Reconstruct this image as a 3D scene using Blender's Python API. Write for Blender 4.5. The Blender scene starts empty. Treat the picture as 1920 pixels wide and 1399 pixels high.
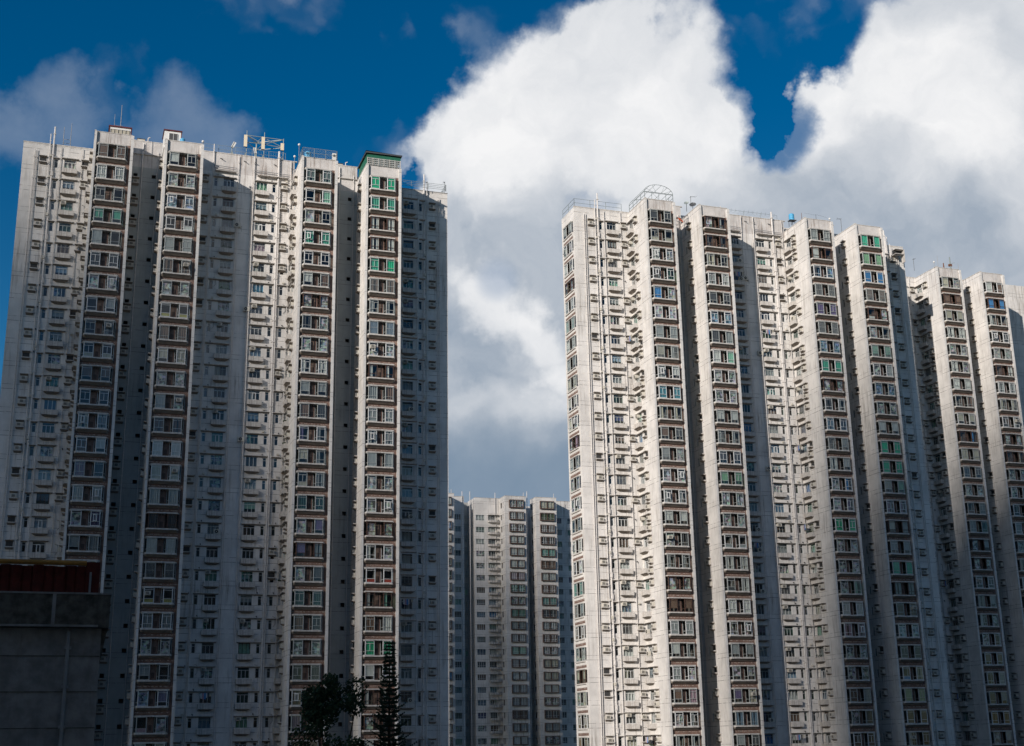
import bpy, math, random
from mathutils import Vector, Matrix
rnd = random.Random(7)
R = math.radians
sc = bpy.context.scene
col = sc.collection

# ------------------------------------------------------------------ camera
F_PX, PITCH, ROLL = 2467.64, R(15.9836), R(-1.0209)
cp, sp, cr, sr = math.cos(PITCH), math.sin(PITCH), math.cos(ROLL), math.sin(ROLL)
fwd = Vector((0, cp, sp)); rt0 = Vector((1, 0, 0)); up0 = Vector((0, -sp, cp))
rt = rt0 * cr + up0 * sr; up = up0 * cr - rt0 * sr
cd = bpy.data.cameras.new('camera'); cam = bpy.data.objects.new('camera', cd); col.objects.link(cam)
cd.sensor_width = 36; cd.lens = 36 * F_PX / 1920; cd.clip_start = .5; cd.clip_end = 20000
cam.matrix_world = Matrix(((rt.x, up.x, -fwd.x, 0), (rt.y, up.y, -fwd.y, 0), (rt.z, up.z, -fwd.z, 0), (0, 0, 0, 1)))
sc.camera = cam

def ray(px, py):
    return (fwd * F_PX + rt * (px - 960) - up * (py - 700)).normalized()

# ------------------------------------------------------------------ estate frame: u along the facades, v into depth
ANG = R(18.81)
U = Vector((math.cos(ANG), math.sin(ANG), 0)); V = Vector((-math.sin(ANG), math.cos(ANG), 0))
ORG = Vector((-50.018, 145.033, 0))
def W(u, v, z): return ORG + U * u + V * v + Vector((0, 0, z))
def at(px, py, v):            # where the sight line of a photo point meets the plane of depth v
    d = ray(px, py); t = (v + ORG.dot(V)) / d.dot(V)
    p = d * t - ORG
    return p.dot(U), p.z

# ------------------------------------------------------------------ sun, sky, exposure
sun_dir = (U * -7.15 + V * -5.9 + Vector((0, 0, 3.12))).normalized()
SUN_EL = math.asin(sun_dir.z); SUN_AZ = math.atan2(sun_dir.x, sun_dir.y)
sl = bpy.data.lights.new('sun', 'SUN'); sl.energy = 4.8; sl.angle = R(.53); sl.color = (1, .92, .845)
so = bpy.data.objects.new('sun', sl); col.objects.link(so)
so.rotation_euler = sun_dir.to_track_quat('Z', 'Y').to_euler(); so.location = (-200, -200, 300)
vs = sc.view_settings; vs.view_transform = 'Standard'; vs.look = 'None'; vs.exposure = .02; vs.gamma = 1; vs.use_curve_mapping = False
sc.cycles.max_bounces = 5; sc.cycles.diffuse_bounces = 3; sc.cycles.glossy_bounces = 2
sc.cycles.transparent_max_bounces = 8; sc.cycles.volume_bounces = 0; sc.cycles.use_denoising = True; sc.cycles.adaptive_threshold = .02

class NT:
    """short hand for building node trees"""
    def __init__(s, t): s.t = t; t.nodes.clear()
    def n(s, typ, ins=None, **kw):
        nd = s.t.nodes.new(typ)
        for k, v in kw.items(): setattr(nd, k, v)
        for k, v in (ins or {}).items():
            if isinstance(v, bpy.types.NodeSocket): s.t.links.new(v, nd.inputs[k])
            else: nd.inputs[k].default_value = v
        return nd
    def m(s, op, a, b=0., c=0., clamp=False):
        return s.n('ShaderNodeMath', {0: a, 1: b, 2: c}, operation=op, use_clamp=clamp).outputs[0]
    def vm(s, op, a, b=(0, 0, 0)):
        return s.n('ShaderNodeVectorMath', {0: a, 1: b}, operation=op)
    def sm(s, v, a, b, c=0., d=1.):
        return s.n('ShaderNodeMapRange', {'Value': v, 'From Min': a, 'From Max': b, 'To Min': c, 'To Max': d}, interpolation_type='SMOOTHSTEP').outputs[0]
    def mix(s, f, a, b):
        nd = s.n('ShaderNodeMix', data_type='RGBA'); L = s.t.links
        for i, v in ((0, f), (6, a), (7, b)):
            if isinstance(v, bpy.types.NodeSocket): L.new(v, nd.inputs[i])
            else: nd.inputs[i].default_value = (v if i == 0 else (*v[:3], 1))
        return nd.outputs[2]
    def noise(s, vec, scale, detail=4., rough=.55, color=False):
        nd = s.n('ShaderNodeTexNoise', {'Vector': vec, 'Scale': scale, 'Detail': detail, 'Roughness': rough})
        return nd.outputs[1 if color else 0]

world = bpy.data.worlds.new('World'); sc.world = world; world.use_nodes = True
world.cycles.sampling_method = 'MANUAL'; world.cycles.sample_map_resolution = 256
w = NT(world.node_tree)
sky = w.n('ShaderNodeTexSky', sky_type='NISHITA', sun_disc=False, sun_elevation=SUN_EL, sun_rotation=SUN_AZ,
          air_density=1.0, dust_density=.4, ozone_density=3.0)
D = w.n('ShaderNodeTexCoord').outputs['Generated']
wn1 = w.vm('SCALE', w.vm('SUBTRACT', w.noise(D, 7., 4., .6, True), (.5, .5, .5)).outputs[0]); wn1.inputs['Scale'].default_value = .11
wn2 = w.vm('SCALE', w.vm('SUBTRACT', w.noise(D, 22., 5., .68, True), (.5, .5, .5)).outputs[0]); wn2.inputs['Scale'].default_value = .036
Dn = w.vm('NORMALIZE', w.vm('ADD', w.vm('ADD', D, wn1.outputs[0]).outputs[0], wn2.outputs[0]).outputs[0]).outputs[0]
def blobs(lst, vec, soft):
    out = None
    for (x, y, r) in lst:
        c = ray(x, y); a = r / F_PX
        d = w.vm('DOT_PRODUCT', vec, tuple(c)).outputs['Value']
        s = w.sm(d, math.cos(a * (1 + soft)), math.cos(max(.001, a * (1 - soft))))
        out = s if out is None else w.m('MAXIMUM', out, s)
    return out
# cumulus bank over the towers (centre and size of each billow)
mass = blobs([(905, 300, 125), (960, 330, 170), (1040, 240, 170), (1200, 250, 180), (1245, 215, 115), (1120, 120, 95), (1290, 400, 160), (1310, 200, 62), (1420, 385, 125),
              (1552, 212, 82), (1526, 188, 56), (1505, 262, 44), (1610, 262, 80), (1620, 380, 170), (1720, 260, 170), (1760, 120, 140), (1930, 250, 230), (1790, 480, 200), (880, 520, 200),
              (1000, 620, 250), (950, 840, 240), (1500, 500, 180), (820, 1010, 150), (1150, 1000, 300), (1330, 640, 250), (950, 1200, 330), (1650, 1050, 420),
              (1700, 700, 280), (2150, 600, 420), (1900, -60, 160), (2200, 100, 250)], Dn, .3)
puff_n = w.n('ShaderNodeTexVoronoi', {'Vector': Dn, 'Scale': 17., 'Detail': 2., 'Roughness': .55, 'Smoothness': .6}, feature='SMOOTH_F1', normalize=True)
puff = w.m('SUBTRACT', 1., puff_n.outputs['Distance'])
mass = w.sm(w.m('ADD', mass, w.m('MULTIPLY', w.m('SUBTRACT', puff, .66), 1.5)), .12, .95)
thin = blobs([(340, 225, 60), (400, 250, 45), (290, 215, 40), (122, 212, 50), (40, 250, 40), (1470, 235, 28)], Dn, .75)
hole = w.m('MAXIMUM', blobs([(1475, 215, 42), (1462, 262, 30), (775, 345, 24)], Dn, .8), w.m('MULTIPLY', blobs([(932, 525, 26)], D, .95), .38))
# further clouds over the rest of the sky
far_n = w.noise(D, 2.3, 4., .6)
cz = w.n('ShaderNodeSeparateXYZ', {0: D}).outputs
away = w.sm(w.vm('DOT_PRODUCT', D, tuple(ray(960, 600))).outputs['Value'], math.cos(R(34)), math.cos(R(44)))
farm = w.m('MULTIPLY', w.m('MULTIPLY', w.sm(far_n, .55, .68), away), w.sm(cz[2], 0., .1))
mask = w.m('MAXIMUM', w.m('SUBTRACT', w.m('MAXIMUM', mass, w.m('MULTIPLY', thin, w.m('MULTIPLY', w.noise(D, 14., 5., .6), .36))), w.m('MULTIPLY', hole, .85), clamp=True), farm)
# cloud tone: bright billows, blue grey undersides
dark = blobs([(1010, 560, 95), (900, 660, 110), (890, 470, 50), (1430, 380, 90), (1600, 400, 80), (1700, 440, 90), (1800, 500, 110), (1640, 330, 60), (1080, 880, 100), (930, 950, 110), (1000, 960, 120), (860, 900, 90), (1060, 440, 55), (1330, 370, 55), (1550, 500, 140)], Dn, .85)
lite = blobs([(985, 620, 32), (1010, 680, 34), (960, 590, 28), (900, 585, 35), (930, 820, 70), (1000, 250, 150), (1200, 240, 150), (900, 250, 80), (1560, 200, 60), (1720, 220, 110)], Dn, .8)
n3 = w.m('ADD', w.noise(Dn, 9., 7., .66), 0.)
wn3 = w.vm('SCALE', w.vm('SUBTRACT', w.noise(D, 45., 3., .7, True), (.5, .5, .5)).outputs[0]); wn3.inputs['Scale'].default_value = .036
Df = w.vm('NORMALIZE', w.vm('ADD', Dn, wn3.outputs[0]).outputs[0]).outputs[0]
spark = blobs([(895, 585, 40), (940, 585, 38), (970, 620, 36), (990, 655, 36), (1015, 690, 40), (1045, 650, 34)], Df, .95)
tone = w.m('ADD', w.m('MULTIPLY', spark, .2), w.m('ADD', w.m('SUBTRACT', w.m('ADD', w.m('MULTIPLY', lite, .34), .5), w.m('MULTIPLY', dark, .33)), w.m('ADD', w.m('MULTIPLY', w.m('SUBTRACT', n3, .52), .85), w.m('MULTIPLY', w.m('SUBTRACT', puff, .66), .9))), clamp=True)
ccol = w.mix(tone, (4.0, 4.9, 6.1), (12.2, 12.2, 12.3))
low = blobs([(950, 965, 130), (860, 940, 90), (1050, 950, 100), (1000, 1050, 150)], Dn, .8)
ccol = w.mix(w.m('MULTIPLY', low, .85), ccol, (2.2, 3.3, 4.7))
edge = w.mix(w.sm(mask, .25, 1.), (8.6, 9.2, 10.), ccol)
hsv = w.n('ShaderNodeHueSaturation', {'Color': sky.outputs[0], 'Saturation': 1.42, 'Value': 1.0})
skyc = w.mix(mask, hsv.outputs[0], edge)
bg = w.n('ShaderNodeBackground', {'Color': skyc, 'Strength': .074})
w.t.links.new(bg.outputs[0], w.n('ShaderNodeOutputWorld').inputs[0])

# ------------------------------------------------------------------ materials
MATS = {}
def mat(name, base, rough=.85, var=.0, vscale=1.5, lines=False, streak=0., metal=0., spec=.3, dirt=(.12, .1, .08), bump=0., vlines=None):
    m = bpy.data.materials.new(name); m.use_nodes = True; t = NT(m.node_tree)
    co = t.n('ShaderNodeTexCoord').outputs['Object']
    c = (*base, 1)
    out = None
    bs = t.n('ShaderNodeBsdfPrincipled', {'Base Color': c, 'Roughness': rough, 'Metallic': metal, 'Specular IOR Level': spec})
    cur = t.n('ShaderNodeRGB').outputs[0]; cur.default_value = c
    if var:
        nz = t.noise(co, vscale, 6., .6)
        cur = t.mix(t.sm(nz, .3, .7, 0., 1.), tuple(b * (1 - var) for b in base), tuple(min(1, b * (1 + var * .5)) for b in base))
    if streak:
        mp = t.n('ShaderNodeMapping', {'Vector': co, 'Scale': (2.6, 2.6, .14)}).outputs[0]
        s1 = t.noise(mp, 1.6, 5., .65)
        s2 = t.noise(co, .12, 4., .6)
        f = t.m('MULTIPLY', t.sm(s1, .46, .74), t.m('MULTIPLY', t.sm(s2, .38, .66), streak), clamp=True)
        cur = t.mix(f, cur, dirt)
        mp3 = t.n('ShaderNodeMapping', {'Vector': co, 'Scale': (5., 5., .5)}).outputs[0]
        cur = t.mix(t.m('MULTIPLY', t.sm(t.noise(mp3, 2.2, 6., .7), .55, .8), streak * .6), cur, (dirt[0] * 1.5, dirt[1] * 1.3, dirt[2] * 1.1))
    if lines:
        sx = t.n('ShaderNodeSeparateXYZ', {0: co}).outputs
        fz = t.m('FRACT', t.m('DIVIDE', t.m('ADD', sx[2], 280.35), 2.8))
        l1 = t.m('LESS_THAN', fz, .016)
        l2 = t.m('MULTIPLY', t.m('GREATER_THAN', fz, .205), t.m('LESS_THAN', fz, .217))
        br = t.sm(t.noise(co, 1.3, 3.), .38, .55, .12, .95)
        cur = t.mix(t.m('MULTIPLY', t.m('MAXIMUM', l1, l2), br), cur, (.1, .09, .085))
    t.t.links.new(cur, bs.inputs['Base Color'])
    if bump:
        bp = t.n('ShaderNodeBump', {'Height': t.noise(co, 9., 5., .6), 'Strength': bump, 'Distance': .03})
        t.t.links.new(bp.outputs[0], bs.inputs['Normal'])
    t.t.links.new(bs.outputs[0], t.n('ShaderNodeOutputMaterial').inputs[0])
    MATS[name] = m; return m

mat('white_render', (.68, .655, .62), .9, var=.15, vscale=.4, lines=True, streak=.85, dirt=(.2, .17, .14), bump=.3)
mat('fin_render', (.62, .605, .58), .85, var=.12, vscale=.8, lines=True, streak=.6, dirt=(.24, .2, .17), bump=.2)
mat('parapet_render', (.56, .535, .51), .9, var=.15, vscale=.9, streak=.95, dirt=(.16, .11, .08), bump=.3)
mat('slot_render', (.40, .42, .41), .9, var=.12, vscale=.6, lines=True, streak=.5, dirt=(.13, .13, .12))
mat('concrete_trim', (.54, .515, .48), .85, var=.2, vscale=2.4, streak=1., dirt=(.16, .12, .09), bump=.2)
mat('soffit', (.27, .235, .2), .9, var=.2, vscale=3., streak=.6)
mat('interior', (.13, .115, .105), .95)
mat('aluminium', (.6, .61, .6), .45, var=.06, vscale=4)
mat('brown_aluminium', (.10, .06, .045), .5, var=.1)
mat('grey_aluminium', (.38, .4, .385), .45, var=.1)
mat('white_pipe', (.66, .63, .6), .6, var=.12, vscale=3, streak=.4)
mat('grey_pipe', (.3, .3, .3), .6, var=.15, vscale=3)
mat('beige_metal', (.55, .52, .45), .55, var=.15, vscale=5)
mat('tan_metal', (.58, .45, .27), .6, var=.1)
mat('dark_grille', (.045, .045, .045), .6)
mat('galvanised', (.3, .34, .33), .5, var=.15, vscale=6, metal=.3)
mat('dark_steel', (.07, .075, .08), .5)
mat('panel_beige', (.72, .62, .46), .5)
mat('blue_plastic', (.09, .38, .62), .5, var=.08)
mat('green_sheet', (.022, .13, .08), .6, var=.15)
mat('green_net', (.05, .15, .1), .9, var=.3)
mat('maroon', (.11, .03, .035), .7, var=.15)
mat('white_paint', (.72, .71, .68), .6, var=.07)
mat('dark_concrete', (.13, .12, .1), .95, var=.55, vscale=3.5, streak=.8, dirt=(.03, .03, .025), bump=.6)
mat('pale_concrete', (.3, .29, .28), .95, var=.3, vscale=2., streak=.7, dirt=(.08, .07, .06), bump=.4)
mat('red_sheet', (.11, .018, .012), .8, var=.3, vscale=4)
mat('yellow_pipe', (.42, .2, .04), .6, var=.2)
mat('ground', (.09, .095, .085), .95, var=.3, vscale=.05)
mat('pine_needles', (.022, .042, .022), .9, var=.4, vscale=3)
mat('leaves', (.03, .055, .022), .9, var=.4, vscale=6)
mat('bark', (.07, .05, .035), .9, var=.3)
mat('rust', (.18, .085, .055), .8, var=.3, vscale=5)
mat('orange_cloth', (.5, .1, .04), .8)

def brown():
    m = bpy.data.materials.new('brown_mosaic'); m.use_nodes = True; t = NT(m.node_tree)
    co = t.n('ShaderNodeTexCoord').outputs['Object']
    a = t.noise(co, 2.2, 5., .65); b = t.n('ShaderNodeTexVoronoi', {'Vector': co, 'Scale': 9.}).outputs['Color']
    bw = t.n('ShaderNodeRGBToBW', {0: b}).outputs[0]
    c = t.mix(t.sm(a, .3, .72), (.10, .058, .045), (.23, .14, .108))
    c = t.mix(t.m('MULTIPLY', bw, .35), c, (.22, .15, .12))
    sx = t.n('ShaderNodeSeparateXYZ', {0: co}).outputs
    fz = t.m('FRACT', t.m('DIVIDE', t.m('ADD', sx[2], 280.3), 2.8))
    ch = t.m('MULTIPLY', t.m('GREATER_THAN', fz, .735), t.m('LESS_THAN', fz, .775))
    chip = t.m('MULTIPLY', ch, t.sm(t.noise(co, 5.5, 4., .7), .5, .56))
    c = t.mix(t.m('MULTIPLY', chip, .8), c, (.4, .36, .32))
    bs = t.n('ShaderNodeBsdfPrincipled', {'Base Color': c, 'Roughness': .75})
    t.t.links.new(bs.outputs[0], t.n('ShaderNodeOutputMaterial').inputs[0]); MATS['brown_mosaic'] = m
brown()
def glass(name, tint, refl):
    m = bpy.data.materials.new(name); m.use_nodes = True; t = NT(m.node_tree)
    fr = t.m('POWER', t.n('ShaderNodeLayerWeight', {'Blend': .5}).outputs['Facing'], 5.)
    f = t.m('ADD', t.m('MULTIPLY', fr, .9), .045 + refl, clamp=True)
    tr = t.n('ShaderNodeBsdfTransparent', {'Color': (*tint, 1)}); gl = t.n('ShaderNodeBsdfGlossy', {'Roughness': .06, 'Color': (.9, .95, 1, 1)})
    mx = t.n('ShaderNodeMixShader', {0: f, 1: tr.outputs[0], 2: gl.outputs[0]})
    t.t.links.new(mx.outputs[0], t.n('ShaderNodeOutputMaterial').inputs[0]); MATS[name] = m
glass('clear_glass', (.86, .9, .88), .015); glass('green_glass', (.6, .86, .74), .03); glass('blue_glass', (.62, .76, .86), .05)
def cloth(name, base, k=.25):
    m = bpy.data.materials.new('cloth_' + name); m.use_nodes = True; t = NT(m.node_tree)
    co = t.n('ShaderNodeTexCoord').outputs['Object']; oi = t.n('ShaderNodeObjectInfo').outputs['Random']
    mp = t.n('ShaderNodeMapping', {'Vector': co, 'Scale': (5., 5., .6)}); t.t.links.new(t.n('ShaderNodeCombineXYZ', {0: t.m('MULTIPLY', oi, 90.), 1: t.m('MULTIPLY', oi, 47.)}).outputs[0], mp.inputs['Location'])
    nz = t.noise(mp.outputs[0], 1.5, 3.)
    c = t.mix(t.sm(nz, .35, .65), tuple(b * (1 - k) for b in base), base)
    c = t.mix(t.m('MULTIPLY', oi, .45), c, tuple(b * .55 for b in base))
    bs = t.n('ShaderNodeBsdfPrincipled', {'Base Color': c, 'Roughness': .9})
    t.t.links.new(bs.outputs[0], t.n('ShaderNodeOutputMaterial').inputs[0]); MATS['cloth_' + name] = m
for nm, c in dict(white=(.6, .6, .58), grey=(.34, .355, .36), cream=(.5, .46, .37), green=(.08, .48, .32), blue=(.07, .24, .52), brown=(.2, .125, .09),
                  pink=(.42, .28, .34), purple=(.16, .12, .24), dark=(.09, .09, .095), teal=(.2, .4, .36), red=(.4, .06, .04), yellow=(.45, .4, .12), orange=(.45, .12, .05)).items(): cloth(nm, c)
def clutter():
    m = bpy.data.materials.new('cloth_clutter'); m.use_nodes = True; t = NT(m.node_tree)
    co = t.n('ShaderNodeTexCoord').outputs['Object']; oi = t.n('ShaderNodeObjectInfo').outputs['Random']
    ad = t.vm('ADD', co, t.n('ShaderNodeCombineXYZ', {0: t.m('MULTIPLY', oi, 150.), 2: t.m('MULTIPLY', oi, 77.)}).outputs[0]).outputs[0]
    vo = t.n('ShaderNodeTexVoronoi', {'Vector': ad, 'Scale': 3.2, 'Randomness': 1.}).outputs['Color']
    h = t.n('ShaderNodeHueSaturation', {'Color': vo, 'Saturation': .34, 'Value': .66}).outputs[0]
    g = t.mix(t.sm(t.noise(ad, 2., 4.), .38, .56), (.07, .07, .07), h)
    bs = t.n('ShaderNodeBsdfPrincipled', {'Base Color': g, 'Roughness': .9})
    t.t.links.new(bs.outputs[0], t.n('ShaderNodeOutputMaterial').inputs[0]); MATS['cloth_clutter'] = m
clutter()

# ------------------------------------------------------------------ mesh builder
class MB:
    def __init__(s): s.v = []; s.f = []; s.mi = []; s.m = []
    def mid(s, name):
        if name not in s.m: s.m.append(name)
        return s.m.index(name)
    def quad(s, pts, m):
        b = len(s.v); s.v += [tuple(p) for p in pts]; s.f.append(tuple(range(b, b + len(pts)))); s.mi.append(s.mid(m))
    def box(s, x0, x1, y0, y1, z0, z1, m):
        b = len(s.v); s.v += [(x, y, z) for z in (z0, z1) for x, y in ((x0, y0), (x1, y0), (x1, y1), (x0, y1))]
        for f in ((0, 3, 2, 1), (4, 5, 6, 7), (0, 1, 5, 4), (1, 2, 6, 5), (2, 3, 7, 6), (3, 0, 4, 7)): s.f.append(tuple(b + i for i in f)); s.mi.append(s.mid(m))
    def prism(s, poly, z0, z1, m, poly2=None):
        n = len(poly); b = len(s.v); p2 = poly2 or poly
        s.v += [(x, y, z0) for x, y in poly] + [(x, y, z1) for x, y in p2]
        s.f.append(tuple(b + i for i in reversed(range(n)))); s.mi.append(s.mid(m))
        s.f.append(tuple(b + n + i for i in range(n))); s.mi.append(s.mid(m))
        for i in range(n):
            j = (i + 1) % n; s.f.append((b + i, b + j, b + n + j, b + n + i)); s.mi.append(s.mid(m))
    def tube(s, a, c, r, m, n=6, r2=None):
        a = Vector(a); c = Vector(c); d = (c - a).normalized(); x = d.orthogonal().normalized(); y = d.cross(x); b = len(s.v); r2 = r if r2 is None else r2
        for p, q in ((a, r), (c, r2)):
            for i in range(n):
                t = 2 * math.pi * i / n; s.v.append(tuple(p + (x * math.cos(t) + y * math.sin(t)) * q))
        for i in range(n):
            j = (i + 1) % n; s.f.append((b + i, b + j, b + n + j, b + n + i)); s.mi.append(s.mid(m))
        s.f.append(tuple(b + i for i in reversed(range(n)))); s.mi.append(s.mid(m)); s.f.append(tuple(b + n + i for i in range(n))); s.mi.append(s.mid(m))
    def bar(s, a, c, wd, m):            # square bar between two points
        s.tube(a, c, wd * .7, m, 4)
    def path(s, pts, r, m, n=6):
        for a, c in zip(pts, pts[1:]): s.tube(a, c, r, m, n)
    def ball(s, c, r, m, n=8, sz=1.):
        b = len(s.v); rings = n // 2
        for i in range(rings + 1):
            th = math.pi * i / rings
            for j in range(n): s.v.append((c[0] + r * math.sin(th) * math.cos(2 * math.pi * j / n), c[1] + r * math.sin(th) * math.sin(2 * math.pi * j / n), c[2] + r * sz * math.cos(th)))
        for i in range(rings):
            for j in range(n):
                k = (j + 1) % n; s.f.append((b + i * n + j, b + i * n + k, b + (i + 1) * n + k, b + (i + 1) * n + j)); s.mi.append(s.mid(m))
    def mesh(s, name):
        me = bpy.data.meshes.new(name); me.from_pydata(s.v, [], s.f)
        for k in s.m: me.materials.append(MATS[k])
        me.polygons.foreach_set('material_index', s.mi); me.update(); return me

def link(name, me, parent=None, loc=(0, 0, 0), rz=0., m=None, kind=None, label=None):
    o = bpy.data.objects.new(name, me); col.objects.link(o)
    if parent: o.parent = parent
    o.location = loc; o.rotation_euler = (0, 0, rz)
    if m: o.material_slots[0].link = 'OBJECT'; o.material_slots[0].material = MATS[m]
    if kind: o['kind'] = kind
    if label: o['label'] = label
    return o
def thing(name, label, cat, loc, rz=0., group=None, me=None):
    o = link(name, me, None, loc, rz); o['label'] = label; o['category'] = cat
    if group: o['group'] = group
    return o

# ------------------------------------------------------------------ ground and far land
g = MB(); g.quad([(-4000, -4000, 0), (4000, -4000, 0), (4000, 4000, 0), (-4000, 4000, 0)], 'ground')
o = link('ground', g.mesh('ground'), None, (0, 0, -15)); o['kind'] = 'structure'

# ------------------------------------------------------------------ window parts, shared meshes
SILL = 69.5; PITCHZ = 2.8; NROW = 26
def zrow(i): return SILL - PITCHZ * i
def panel_window(mb, a, b, z0, z1, fm, style, th=.06):
    """frame bars on the segment a->b (plan points) with transom, rail and mullions"""
    ax, ay = a; bx, by = b
    L = math.hypot(bx - ax, by - ay); ex, ey = (bx - ax) / L, (by - ay) / L
    def P(t, z): return (ax + ex * t, ay + ey * t, z)
    h = z1 - z0
    for t in (th / 2, L - th / 2): mb.bar(P(t, z0), P(t, z1), th, fm)
    for z in (z0 + th / 2, z1 - th / 2): mb.bar(P(0, z), P(L, z), th, fm)
    if style in ('cross', 'open'):
        zt = z0 + h * .8; zr = z0 + h * .3
        mb.bar(P(0, zt), P(L, zt), th * .8, fm); mb.bar(P(0, zr), P(L, zr), th * .8, fm)
        if L > .7: mb.bar(P(L / 2, zr), P(L / 2, zt), th * .8, fm)
    elif style == 'rail': mb.bar(P(0, z0 + h * .28), P(L, z0 + h * .28), th * .8, fm); mb.bar(P(0, z0 + h * .86), P(L, z0 + h * .86), th * .6, fm)
    elif style == 'plain': mb.bar(P(0, z0 + h * .25), P(L, z0 + h * .25), th * .6, fm)
    elif style == 'bars':
        for k in range(1, 7): mb.bar(P(L * k / 7, z0), P(L * k / 7, z1), .02, fm)
        mb.bar(P(0, z0 + h * .5), P(L, z0 + h * .5), .03, fm)
BAYL = [(.36, .34), (.6, -.26), (1.68, -.26), (1.68, .34)]
BAYR = [(2.5, .34), (2.7, -.26), (3.7, -.26), (3.94, .34)]
ZW0, ZW1 = .17, 1.85
HEX = [(.3, .34), (.54, -.33), (3.76, -.33), (4.02, .34)]
def bay_body():
    mb = MB()
    mb.prism(HEX, 0., .16, 'concrete_trim')
    low = [(.36, .34), (.62, .16), (3.7, .16), (3.96, .34)]
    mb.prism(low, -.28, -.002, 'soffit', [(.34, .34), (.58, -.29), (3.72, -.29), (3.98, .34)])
    mb.prism(HEX, 1.86, 2.0, 'concrete_trim')
    mb.box(1.72, 2.42, .24, .34, .18, 1.85, 'brown_mosaic')
    mb.box(1.9, 2.25, .2, .24, .4, 1.0, 'brown_aluminium')
    return mb.mesh('bay_window')
def bay_frame(fm, sl_, sr_, side='plain'):
    mb = MB()
    for B, st in ((BAYL, sl_), (BAYR, sr_)):
        for k, (p, q) in enumerate(zip(B, B[1:])):
            panel_window(mb, p, q, ZW0, ZW1, fm, st if k == 1 else side)
    for B, st in ((BAYL, sl_), (BAYR, sr_)):
        if st == 'open':      # a sash pushed outward
            x = B[1][0] + .25
            panel_window(mb, (x, -.5), (x + .42, -.6), ZW0 + .5, ZW0 + 1.3, fm, 'none', .085)
            mb.bar((x, -.5, ZW0 + 1.3), (x, -.28, ZW0 + 1.3), .04, fm)
    return mb.mesh('window_frame')
def bay_pane(g1, g2):
    mb = MB()
    for B, gm in ((BAYL, g1), (BAYR, g2)):
        for p, q in zip(B, B[1:]): mb.quad([(*p, ZW0), (*q, ZW0), (*q, ZW1), (*p, ZW1)], gm)
    return mb.mesh('window_pane')
def folds(mb, x0, x1, y, z0, z1, m, n=9, d=.05):
    for k in range(n):
        a = x0 + (x1 - x0) * k / n; b = x0 + (x1 - x0) * (k + 1) / n
        ya = y + (d if k % 2 else -d); yb = y + (-d if k % 2 else d)
        mb.quad([(a, ya, z0), (b, yb, z0), (b, yb, z1), (a, ya, z1)], m)
def curtain_mesh(kind, B, k):
    mb = MB(); x0, x1 = B[1][0] + .04, B[2][0] - .04
    if kind == 'full': folds(mb, x0, x1, -.14, ZW0, ZW1, 'cloth_white', 8)
    elif kind == 'half': folds(mb, x0, x0 + (x1 - x0) * .5, -.14, ZW0, ZW1, 'cloth_white', 5)
    elif kind == 'pair':
        folds(mb, x0, x0 + .38, -.14, ZW0, ZW1, 'cloth_white', 4); folds(mb, x1 - .38, x1, -.14, ZW0, ZW1, 'cloth_white', 4)
    elif kind == 'blind': mb.quad([(x0, -.16, ZW0 + .45), (x1, -.16, ZW0 + .45), (x1, -.16, ZW1), (x0, -.16, ZW1)], 'cloth_white')
    elif kind == 'sheet': mb.quad([(x0, -.21, ZW0), (x1, -.21, ZW0), (x1, -.21, ZW1), (x0, -.21, ZW1)], 'cloth_white')
    elif kind == 'stuff':
        mb.box(x0, x1, -.2, 0.05, ZW0, ZW0 + .42, 'cloth_clutter'); mb.quad([(x0, -.1, ZW0 + .4), (x1, -.1, ZW0 + .4), (x1, -.1, ZW0 + 1.45), (x0, -.1, ZW0 + 1.45)], 'cloth_clutter')
    elif kind == 'board': mb.quad([(x0, -.23, ZW0), (x1, -.23, ZW0), (x1, -.23, ZW0 + .5), (x0, -.23, ZW0 + .5)], 'cloth_white')
    return mb.mesh('curtain')
ME = {'bay': bay_body()}
FR = [bay_frame('aluminium', 'cross', 'cross'), bay_frame('aluminium', 'rail', 'rail'), bay_frame('grey_aluminium', 'rail', 'cross'), bay_frame('grey_aluminium', 'plain', 'plain'),
      bay_frame('aluminium', 'open', 'cross'), bay_frame('aluminium', 'rail', 'open'), bay_frame('brown_aluminium', 'rail', 'rail'), bay_frame('grey_aluminium', 'bars', 'bars'), bay_frame('grey_aluminium', 'cross', 'rail')]
GL = [bay_pane('clear_glass', 'clear_glass'), bay_pane('green_glass', 'green_glass'), bay_pane('blue_glass', 'blue_glass'), bay_pane('clear_glass', 'green_glass')]
KINDS = ('full', 'half', 'pair', 'blind', 'sheet', 'stuff', 'board')
CU = {(k, s): curtain_mesh(k, B, 0) for k in KINDS for s, B in (('l', BAYL), ('r', BAYR))}
COLS = ['white'] * 8 + ['grey'] * 11 + ['cream'] * 5 + ['dark'] * 8 + ['brown'] * 6 + ['teal'] + ['blue', 'pink', 'purple', 'clutter', 'clutter']
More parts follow.
